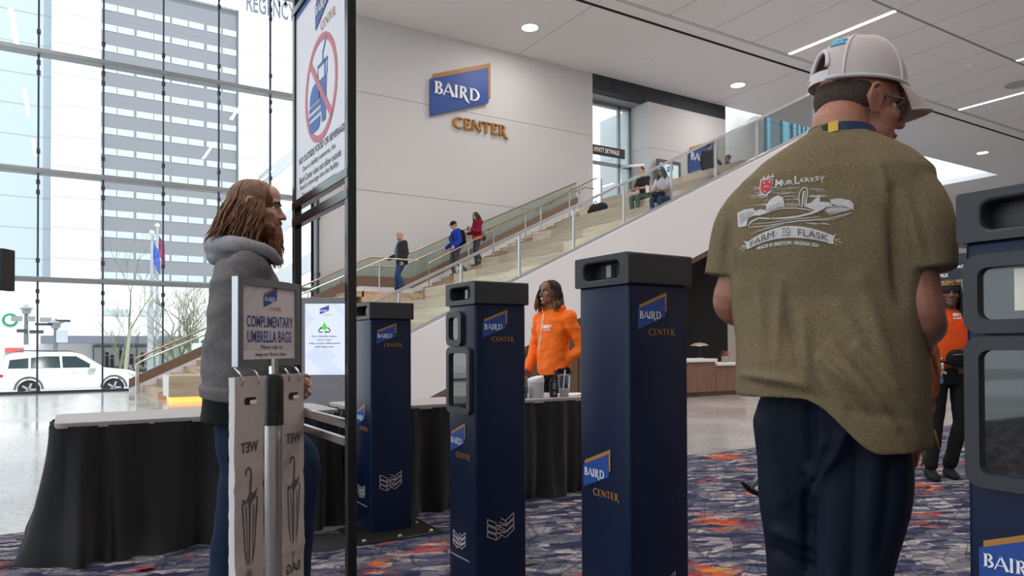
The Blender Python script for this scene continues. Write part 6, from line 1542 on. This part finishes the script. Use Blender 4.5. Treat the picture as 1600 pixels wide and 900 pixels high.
fuse(MB().ball(bgp, (.20, .13, .085), ax, 18, 12), .008, 2).build('bag_body', 'tee_black', hb_, smooth='all'); MB().tube([bgp+ax[0]*-.12, bgp+V((0, 0, .11))-ax[0]*.06, bgp+V((0, 0, .11))+ax[0]*.06, bgp+ax[0]*.12], .01, 6).build('bag_handle', 'tee_black', hb_, smooth='all')
pp_ = J['wrR']+ax[1]*.12+V((0, 0, .05)); wp = thing('white_card', 'white phone or card held by the woman with teal hair', 'phone', pp_); MB().obox(pp_, ax[0], ax[1], (0, 0, 1), .05, .006, .08).build('card', 'white', wp)
a = hit(952, 337, 2, .467*11); a = V((TIER(11)+.35, a.y, .467*11))
rb = thing('rucksack', 'slumped black rucksack on the tier left of the sitting young man', 'backpack', a)
q = MB(); q.ball(a+V((0, 0, .16)), (.30, .26, .16), None, 20, 12).ball(a+V((0, .28, .12)), (.18, .16, .12), None, 16, 10).ball(a+V((0, -.18, .2)), (.2, .16, .13), None, 16, 10)
push(fuse(q, .012, 3), wrinkle(.025, 8, 8, 2)).build('sack', 'tee_black', rb, smooth='all'); MB().tube([a+V((-.1, -.1, .3)), a+V((-.1, 0, .40)), a+V((-.1, .1, .3))], .015, 6).build('top_loop', 'black_cloth', rb)
# the two at the top
def standing(label, px, ptop, t_, yaw, H, top, bottom, sk, hairm, **kw):
    z = 6.07; 
    a = hit(px, ptop, 1, t_); base = V((a.x, t_, z)); T_ = person(label, base); J, P, ax, k = joints(base, yaw, H); return T_, J, P, ax, k, a
T_, J, P, ax, k, a = standing('person in black coat and cap standing at the top of the stair', 1108, 222, 16.6, CAMYAW+40, 1.78, 0, 0, 0, 0)
J['wrR'] = P(.28, .28, 1.05)
hx_ = axes(CAMYAW+60, 0)
L, tp = clad(T_, J, ax, k, 'coat_black', 'stair_denim', 'skin_fair', head_ax=hx_, top_r=1.22, hem=-.1, voxel=.009)
hair_cap(T_, L, hx_, k, 'black_cloth', 1.06, back=1, name='knit_cap')
T_, J, P, ax, k, a = standing('person in dark and white jacket beside the round white column', 1138, 224, 17.3, CAMYAW-60, 1.75, 0, 0, 0, 0)
L, tp = clad(T_, J, ax, k, 'slate_cloth', 'slate_cloth', 'skin_fair', top_r=1.2, hem=-.1, voxel=.009)
hair_cap(T_, L, ax, k, 'brown_hair', 1.06, back=1)
q = MB(); torso(q, J, [(.45, .20, .15), (.6, .215, .158), (.7, .21, .155)], k); fuse(q, .01, 2).build('white_chest_band', 'white', T_, smooth='all')
# ------------------------------------------------------------------ outside
GZ = -.82
struct(MB().box((-60, 20.98, GZ-.2), (90, 175, GZ)).build('ground_street', mat('street', (.42, .42, .43), .8)))
struct(MB().box((-60, 44, GZ), (90, 60, GZ+.14)).build('ground_pavement', mat('pavement', (.6, .58, .55), .8)))
M['hotel_grey'] = mat('hotel_grey', (.20, .205, .225), .8); M['hotel_white'] = mat('hotel_white', (.80, .80, .80), .8); M['hotel_glass'] = mat('hotel_glass', (.46, .52, .53), .3)
M['hotel_pale'] = mat('hotel_pale', (.40, .46, .50), .8)
HT = thing('hotel_tower', 'tall hotel across the street, grey banded middle between white wings', 'building', (12, 112, GZ))
YH = 110
hx = lambda px: hit(px, 250, 1, YH).x
MB().box((hx(157), YH, GZ), (hx(372), YH+20, hit(345, 12, 1, YH).z)).build('grey_facade', 'hotel_grey', HT)
MB().box((hx(157), YH-.6, hit(345, 12, 1, YH).z), (hx(372), YH+20, 62)).build('white_crown', 'hotel_white', HT)
MB().box((hx(80), YH-.8, GZ), (hx(157), YH+20, 62)).build('left_wing', 'hotel_white', HT)
MB().box((hx(-60), YH+1.5, GZ), (hx(80), YH+20, 62)).build('far_left_wing', 'hotel_pale', HT)
MB().box((hx(372), YH-.8, GZ), (hx(500), YH+20, 62)).build('right_wing', 'hotel_white', HT)
for i in range(14):
    z1 = hit(165, 5+32.3*i, 1, YH).z; z0 = hit(165, 15.0+32.3*i, 1, YH).z
    wn = MB()
    for a, b in ((158, 182), (183.3, 209), (213, 239.5), (240.5, 265), (268, 293), (294.5, 318), (323, 345), (347.5, 369)):
        wn.box((hx(a), YH-.06, z0), (hx(b), YH+.02, z1))
    wn.build('window_band', 'hotel_glass', HT)
for py in range(20, 430, 48):
    jn = MB()
    for a, b, y_ in ((-60, 80, YH+1.45), (80.5, 156.5, YH-.84), (372.5, 500, YH-.84)):
        z_ = hit(80, py, 1, YH).z; jn.box((hx(a), y_, z_), (hx(b), y_+.1, z_+.10))
    jn.build('panel_joint', mat('joint_grey', (.40, .42, .44), .8), HT)
q = MB(); yl = YH-.82
def hfit(s_, x0, y0, x1, y1):
    a, b = hit(x0, y0, 1, yl), hit(x1, y1, 1, yl); text_fit(q, s_, a.x, a.z, b.x, b.z, lambda x, z: (x, yl, z), .02)
hfit('REGENCY', 385, 17, 462, 7); hfit('HYATT', 385, -2, 470, -22)
q.build('rooftop_lettering', mat('hotel_letters', (.10, .13, .18), .6), HT)
# low white building with canopy and shop
LB = thing('low_building', 'low white street building with dark canopy and a glazed shop front', 'building', (5, 66, GZ))
lx = lambda px, py=500: hit(px, py, 1, 60).x; lz = lambda py, px=165: hit(px, py, 1, 60).z
MB().box((-30, 60, GZ), (40, 66, lz(440))).build('wall', 'hotel_white', LB)
for a, b in ((160, 205), (218, 258)): MB().box((lx(a), 59.95, lz(493)), (lx(b), 60.05, lz(483))).build('window', 'hotel_glass', LB)
MB().box((lx(66), 56.5, 1.45), (lx(300), 60, 1.95)).build('canopy', mat('canopy_slate', (.13, .14, .18), .7), LB)
MB().box((lx(145), 59.7, GZ), (lx(240), 60, 1.30)).build('shop_front', mat('shop_dark', (.13, .14, .16), .25), LB)
sf = MB()
for a, b in ((147, 160), (163, 186), (190, 212), (214, 236)): sf.box((lx(a), 59.64, -.2), (lx(b), 59.7, 1.15))
sf.build('shop_window', mat('shop_glass', (.42, .44, .45), .3), LB)
pz = MB()
for a, h_ in ((167, .75), (175, .55), (189, .85), (196, .5), (205, .6), (222, .7), (232, .5)): pz.box((lx(a)-.12, 59.6, -.3), (lx(a)+.12, 59.64, h_-.2)).ball((lx(a), 59.6, h_-.05), .11)
pz.build('shop_display', 'dark_plastic', LB)
q = MB(); text_fit(q, 'MILWAUKEE', lx(197), -.45, lx(238), -.12, lambda x, z: (x, 59.58, z), .02); q.build('shop_lettering', 'logo_white', LB)
MB().box((lx(10), 58.6, .85), (lx(38), 60, 1.15)).build('awning', mat('red_awning', (.55, .08, .08), .7), LB)
MB().box((lx(8), 59.8, GZ), (lx(80), 60, .9)).build('lower_shop_front', 'shop_glass' if 'shop_glass' in M else 'hotel_glass', LB)
ro = MB().lathe((0, 0, 0), [(.46, 0), (.46, .1)], 36).map(lambda p: (lx(16)+p.x, 60-p.z, lz(500, 16)+p.y)); ro.build('round_shop_sign', mat('cafe_green', (.0, .22, .12), .5), LB)
MB().lathe((0, 0, 0), [(.30, .1), (.30, .12)], 30).map(lambda p: (lx(16)+p.x, 60-p.z, lz(500, 16)+p.y)).build('round_sign_centre', 'hotel_white', LB)
# pale stepped street front beyond the window, right of the hotel
FB = thing('footbridge', 'pale ramped street bridge outside, seen just left of the poster frame', 'bridge', (23, 75, GZ))
def slab(y, pts, m_, nm): MB().prism([tuple(hit(px, py, 1, y)) for px, py in pts], (0, 6, 0)).build(nm, m_, FB)
M['bridge_shade'] = mat('bridge_grey', (.42, .44, .46), .8)
slab(75, [(424, 210), (480, 168), (560, 110), (560, 640), (424, 640)], 'hotel_white', 'side_wall')
slab(74.8, [(424, 258), (560, 152), (560, 172), (424, 280)], 'bridge_shade', 'upper_band'); slab(74.8, [(424, 345), (560, 255), (560, 285), (424, 372)], 'bridge_shade', 'middle_band'); slab(74.8, [(424, 430), (560, 350), (560, 380), (424, 455)], 'bridge_shade', 'lower_band')
# flag poles
for px, py, cl, l in ((237, 366, (.05, .10, .45), 'shorter flag pole with a blue flag outside the window'), (245.5, 355, (.30, .03, .12), 'tallest flag pole with a maroon flag outside the window'), (233, 470, None, 'thin bare pole beside the two flag poles')):
    YP = {237: 52, 245.5: 54, 233: 49.5}[px]; b = hit(px, 500, 1, YP); zt_ = hit(px, py, 1, YP).z
    t_ = thing('flag_pole', l, 'flag pole', (b.x, YP, GZ+.14))
    MB().tube([(b.x, YP, GZ+.14), (b.x, YP, zt_)], [.13, .08], 10).build('pole', mat('pole_grey', (.35, .37, .42), .5), t_, smooth=True)
    MB().ball((b.x, YP, zt_+.12), .15).build('finial', mat('finial_cream', (.8, .72, .5), .4), t_, smooth=True)
    if cl:
        fl_ = MB(); g = [[(b.x+.1+.38*i/6, YP+.14*math.sin(i*1.1+j*.5), zt_-.5-1.45*j/8-.12*i) for i in range(7)] for j in range(9)]
        fl_.add([p for r_ in g for p in r_], [(j*7+i, j*7+i+1, j*7+i+8, j*7+i+7) for j in range(8) for i in range(6)])
        fl_.build('flag', mat('flag_cloth', cl, .8, var=.4, vscale=3), t_, smooth='all')
# street lamps
def lamp_post(px, ytop, y, l, boards):
    b = hit(px, 500, 1, y); zt_ = hit(px, ytop, 1, y).z
    t_ = thing('street_lamp', l, 'street lamp', (b.x, y, GZ))
    MB().tube([(b.x, y, GZ), (b.x, y, zt_-.5)], [.16, .10], 10).build('pole', mat('lamp_grey', (.12, .14, .16), .5), t_, smooth=True)
    MB().lathe((b.x, y, 0), [(.05, zt_-.55), (.22, zt_-.42), (.26, zt_-.2), (.42, zt_-.16), (.1, zt_), (.03, zt_+.12)], 16).build('lantern', 'lamp_grey_' if 'lamp_grey_' in M else 'alu', t_, smooth=True)
    for dx, dz, w_, h_, m_ in boards: MB().box((b.x+dx-w_/2, y-.2, zt_+dz-h_/2), (b.x+dx+w_/2, y-.14, zt_+dz+h_/2)).build('sign_board', m_, t_)
lamp_post(41, 478, 50, 'street lamp with dark sign boards outside, left of the window post', ((-.45, -.75, .55, .3, 'alu'), (.25, -.75, .4, .3, 'alu'), (.95, -.8, .6, .28, 'alu'), (-.2, -1.45, .5, .2, 'fascia'), (.5, -1.5, .7, .2, 'fascia'), (.05, -2.6, .3, .7, 'white')))
lamp_post(87, 500, 47, 'slim street signal post outside between two window posts', ((-.55, -.25, .8, .14, 'fascia'), (.35, -.05, .7, .14, 'fascia'), (.3, -.9, .55, .7, 'hotel_pale')))
# bare trees
def tree(px, y, hgt, r0, spread, depth, l, seed, col, stems=1, twist=.25):
    rnd = random.Random(seed); b = hit(px, 560, 1, y); base = V((b.x, y, GZ))
    t_ = thing('bare_tree', l, 'tree', base)
    tr, br = MB(), MB()
    def grow(p, d, L_, r, n):
        pts = [p]; q = p
        for k in range(3):
            d = (d+V((rnd.uniform(-1, 1), rnd.uniform(-1, 1), rnd.uniform(-.3, .7)))*twist*.5).normalized(); q = q+d*L_/3; pts.append(q)
        (tr if n == depth else br).tube(pts, [r, r*.9, r*.78, r*.62], 6 if n > 1 else 4)
        if n <= 0: return
        for k in range(rnd.choice((2, 3, 3)) if n < depth else 4):
            i = rnd.choice((1, 2, 3, 3)); a = rnd.uniform(0, 2*PI)
            nd = (d*1.0+V((math.cos(a), math.sin(a)*.6, rnd.uniform(-.1, .5)))*spread).normalized()
            grow(pts[i], nd, L_*rnd.uniform(.55, .8), max(.006, r*rnd.uniform(.4, .6)), n-1)
    for s_ in range(stems):
        grow(base+V((rnd.uniform(-1, 1)*.5*(stems > 1), 0, 0)), V((rnd.uniform(-.2, .2)*(stems > 1), 0, 1)), hgt*.42, r0, depth)
    m_ = mat('bark', col, .9)
    tr.build('trunk', m_, t_); br.build('branches', m_, t_)
tree(186, 42, 6.6, .085, .5, 5, 'slender bare street tree with mossy trunk outside the window', 5, (.16, .18, .10))
tree(292, 40, 5.2, .09, .8, 5, 'bushy bare tree outside, behind the stair handrail', 9, (.20, .21, .14), 4)
b = hit(197, 575, 1, 41)
t_ = thing('tree_stump', 'pale broken tree trunk outside beside the slender tree', 'tree', (b.x, 41, GZ))
MB().limb([(b.x-.1, 41, GZ), (b.x, 41, .3), (b.x+.12, 41, 1.5), (b.x+.22, 41, 2.4)], [.11, .09, .08, .04], 8).build('trunk', mat('pale_bark', (.34, .32, .25), .9), t_, smooth=True)
# white SUV
YS = 32.6
fw, rw = hit(178, 604, 1, YS).x, hit(45, 604, 1, YS).x
SV = thing('suv', 'white sport utility car parked on the street outside', 'car', ((fw+rw)/2, YS+.95, GZ))
wb = fw-rw; kx_ = wb/2.95; X = lambda x: rw+(x-1.0)*kx_            # x metres from the rear bumper
M['car_white'] = mat('car_white', (.80, .80, .80), .25, coat=.6); M['car_dark'] = mat('car_cladding', (.10, .10, .11), .5); M['car_glass'] = mat('car_glass', (.03, .05, .055), .08)
def arch(cx_): return [(cx_+.44*math.cos(a), .36+.44*math.sin(a)) for a in [PI-PI*k/10 for k in range(11)]]
prof = [(.02, .42)]+arch(1.0)+arch(3.95)+[(4.83, .36), (4.88, .62), (4.84, .88), (4.66, 1.0), (3.72, 1.12), (3.2, 1.13), (.10, 1.13), (.0, .95)]
MB().prism([(X(x), YS, GZ+z) for x, z in prof], (0, 1.9, 0)).build('car_body', 'car_white', SV, bevel=.04, bseg=2, smooth=True)
gh = [(.08, 1.12), (.22, 1.66), (.5, 1.76), (2.45, 1.77), (2.85, 1.66), (3.66, 1.12)]
n = len(gh)
MB().rings([[(X(x), YS+.05, GZ+z) for x, z in gh[:0]]+[(X(x), YS+.03+(.16 if z > 1.4 else 0), GZ+z) for x, z in gh], [(X(x), YS+1.87-(.16 if z > 1.4 else 0), GZ+z) for x, z in gh]]).build('cabin', 'car_white', SV, bevel=.03, bseg=2, smooth=True)
sy = lambda z: YS+.03+.16*max(0, min(1, (z-1.12)/.54))-.012
for p in ([(.32, 1.17), (.38, 1.6), (.98, 1.62), (.98, 1.17)], [(1.06, 1.17), (1.06, 1.62), (2.02, 1.62), (2.06, 1.17)], [(2.14, 1.17), (2.10, 1.62), (2.6, 1.62), (3.3, 1.17)]):
    MB().prism([(X(x), sy(z), GZ+z) for x, z in p], (0, .01, 0)).build('side_window', 'car_glass', SV)
MB().add([(X(3.58), YS+.12, GZ+1.17), (X(2.9), YS+.24, GZ+1.64), (X(2.9), YS+1.66, GZ+1.64), (X(3.58), YS+1.78, GZ+1.17)], [(0, 1, 2, 3)]).map(lambda p: p+V((.04, 0, .03))).build('windscreen', mat('car_screen', (.35, .45, .48), .08), SV)
MB().tube([(X(.5), YS+.25, GZ+1.78), (X(.7), YS+.25, GZ+1.84), (X(2.3), YS+.25, GZ+1.84), (X(2.55), YS+.25, GZ+1.77)], .025).build('roof_rail', 'car_dark', SV)
for cx_ in (1.0, 3.95):
    a_ = MB(); o_ = [(cx_+.50*math.cos(a), .36+.50*math.sin(a)) for a in [PI-PI*k/14 for k in range(15)]]; i_2 = [(cx_+.42*math.cos(a), .36+.42*math.sin(a)) for a in [PI-PI*k/14 for k in range(15)]]
    a_.prism([(X(x), YS-.02, GZ+z) for x, z in o_+i_2[::-1]], (0, .05, 0)); a_.build('wheel_arch', 'car_dark', SV)
    wh = MB().lathe((0, 0, 0), [(.25, 0), (.33, .0), (.36, .03), (.36, .20), (.33, .24)], 28).map(lambda p: (X(cx_)+p.x, YS+.02+p.z, GZ+.36+p.y)).build('tyre', 'dark_plastic', SV, smooth=True)
    rm = MB().lathe((0, 0, 0), [(.25, .01), (.24, .06)], 24)
    for k in range(5):
        a = 2*PI*k/5; rm.obox((.13*math.cos(a), .13*math.sin(a), .0), (math.cos(a), math.sin(a), 0), (-math.sin(a), math.cos(a), 0), (0, 0, 1), .12, .035, .012)
    rm.map(lambda p: (X(cx_)+p.x, YS+.03+p.z, GZ+.36+p.y)).build('rim', 'alu_light', SV)
MB().obox((X(3.2), YS-.12, GZ+1.2), (1, 0, 0), (0, 1, 0), (0, 0, 1), .12, .1, .08).build('wing_mirror', 'car_white', SV, bevel=.03)
MB().prism([(X(4.45), YS-.012, GZ+.93), (X(4.8), YS-.012, GZ+.86), (X(4.82), YS-.012, GZ+.74), (X(4.6), YS-.012, GZ+.80)], (0, .03, 0)).build('headlight', 'car_screen_' if 'car_screen_' in M else 'hotel_glass', SV)
MB().box((X(4.50), YS-.014, GZ+.60), (X(4.62), YS, GZ+.68)).build('side_marker', mat('marker_orange', (.8, .25, .02), .4), SV)
MB().box((X(.0), YS-.014, GZ+.85), (X(.16), YS+.02, GZ+.95)).build('tail_lamp', mat('tail_red', (.5, .02, .02), .4), SV)
for x in (1.5, 2.45): MB().box((X(x), YS-.02, GZ+.98), (X(x+.18), YS, GZ+1.01)).build('door_handle', 'car_white', SV)
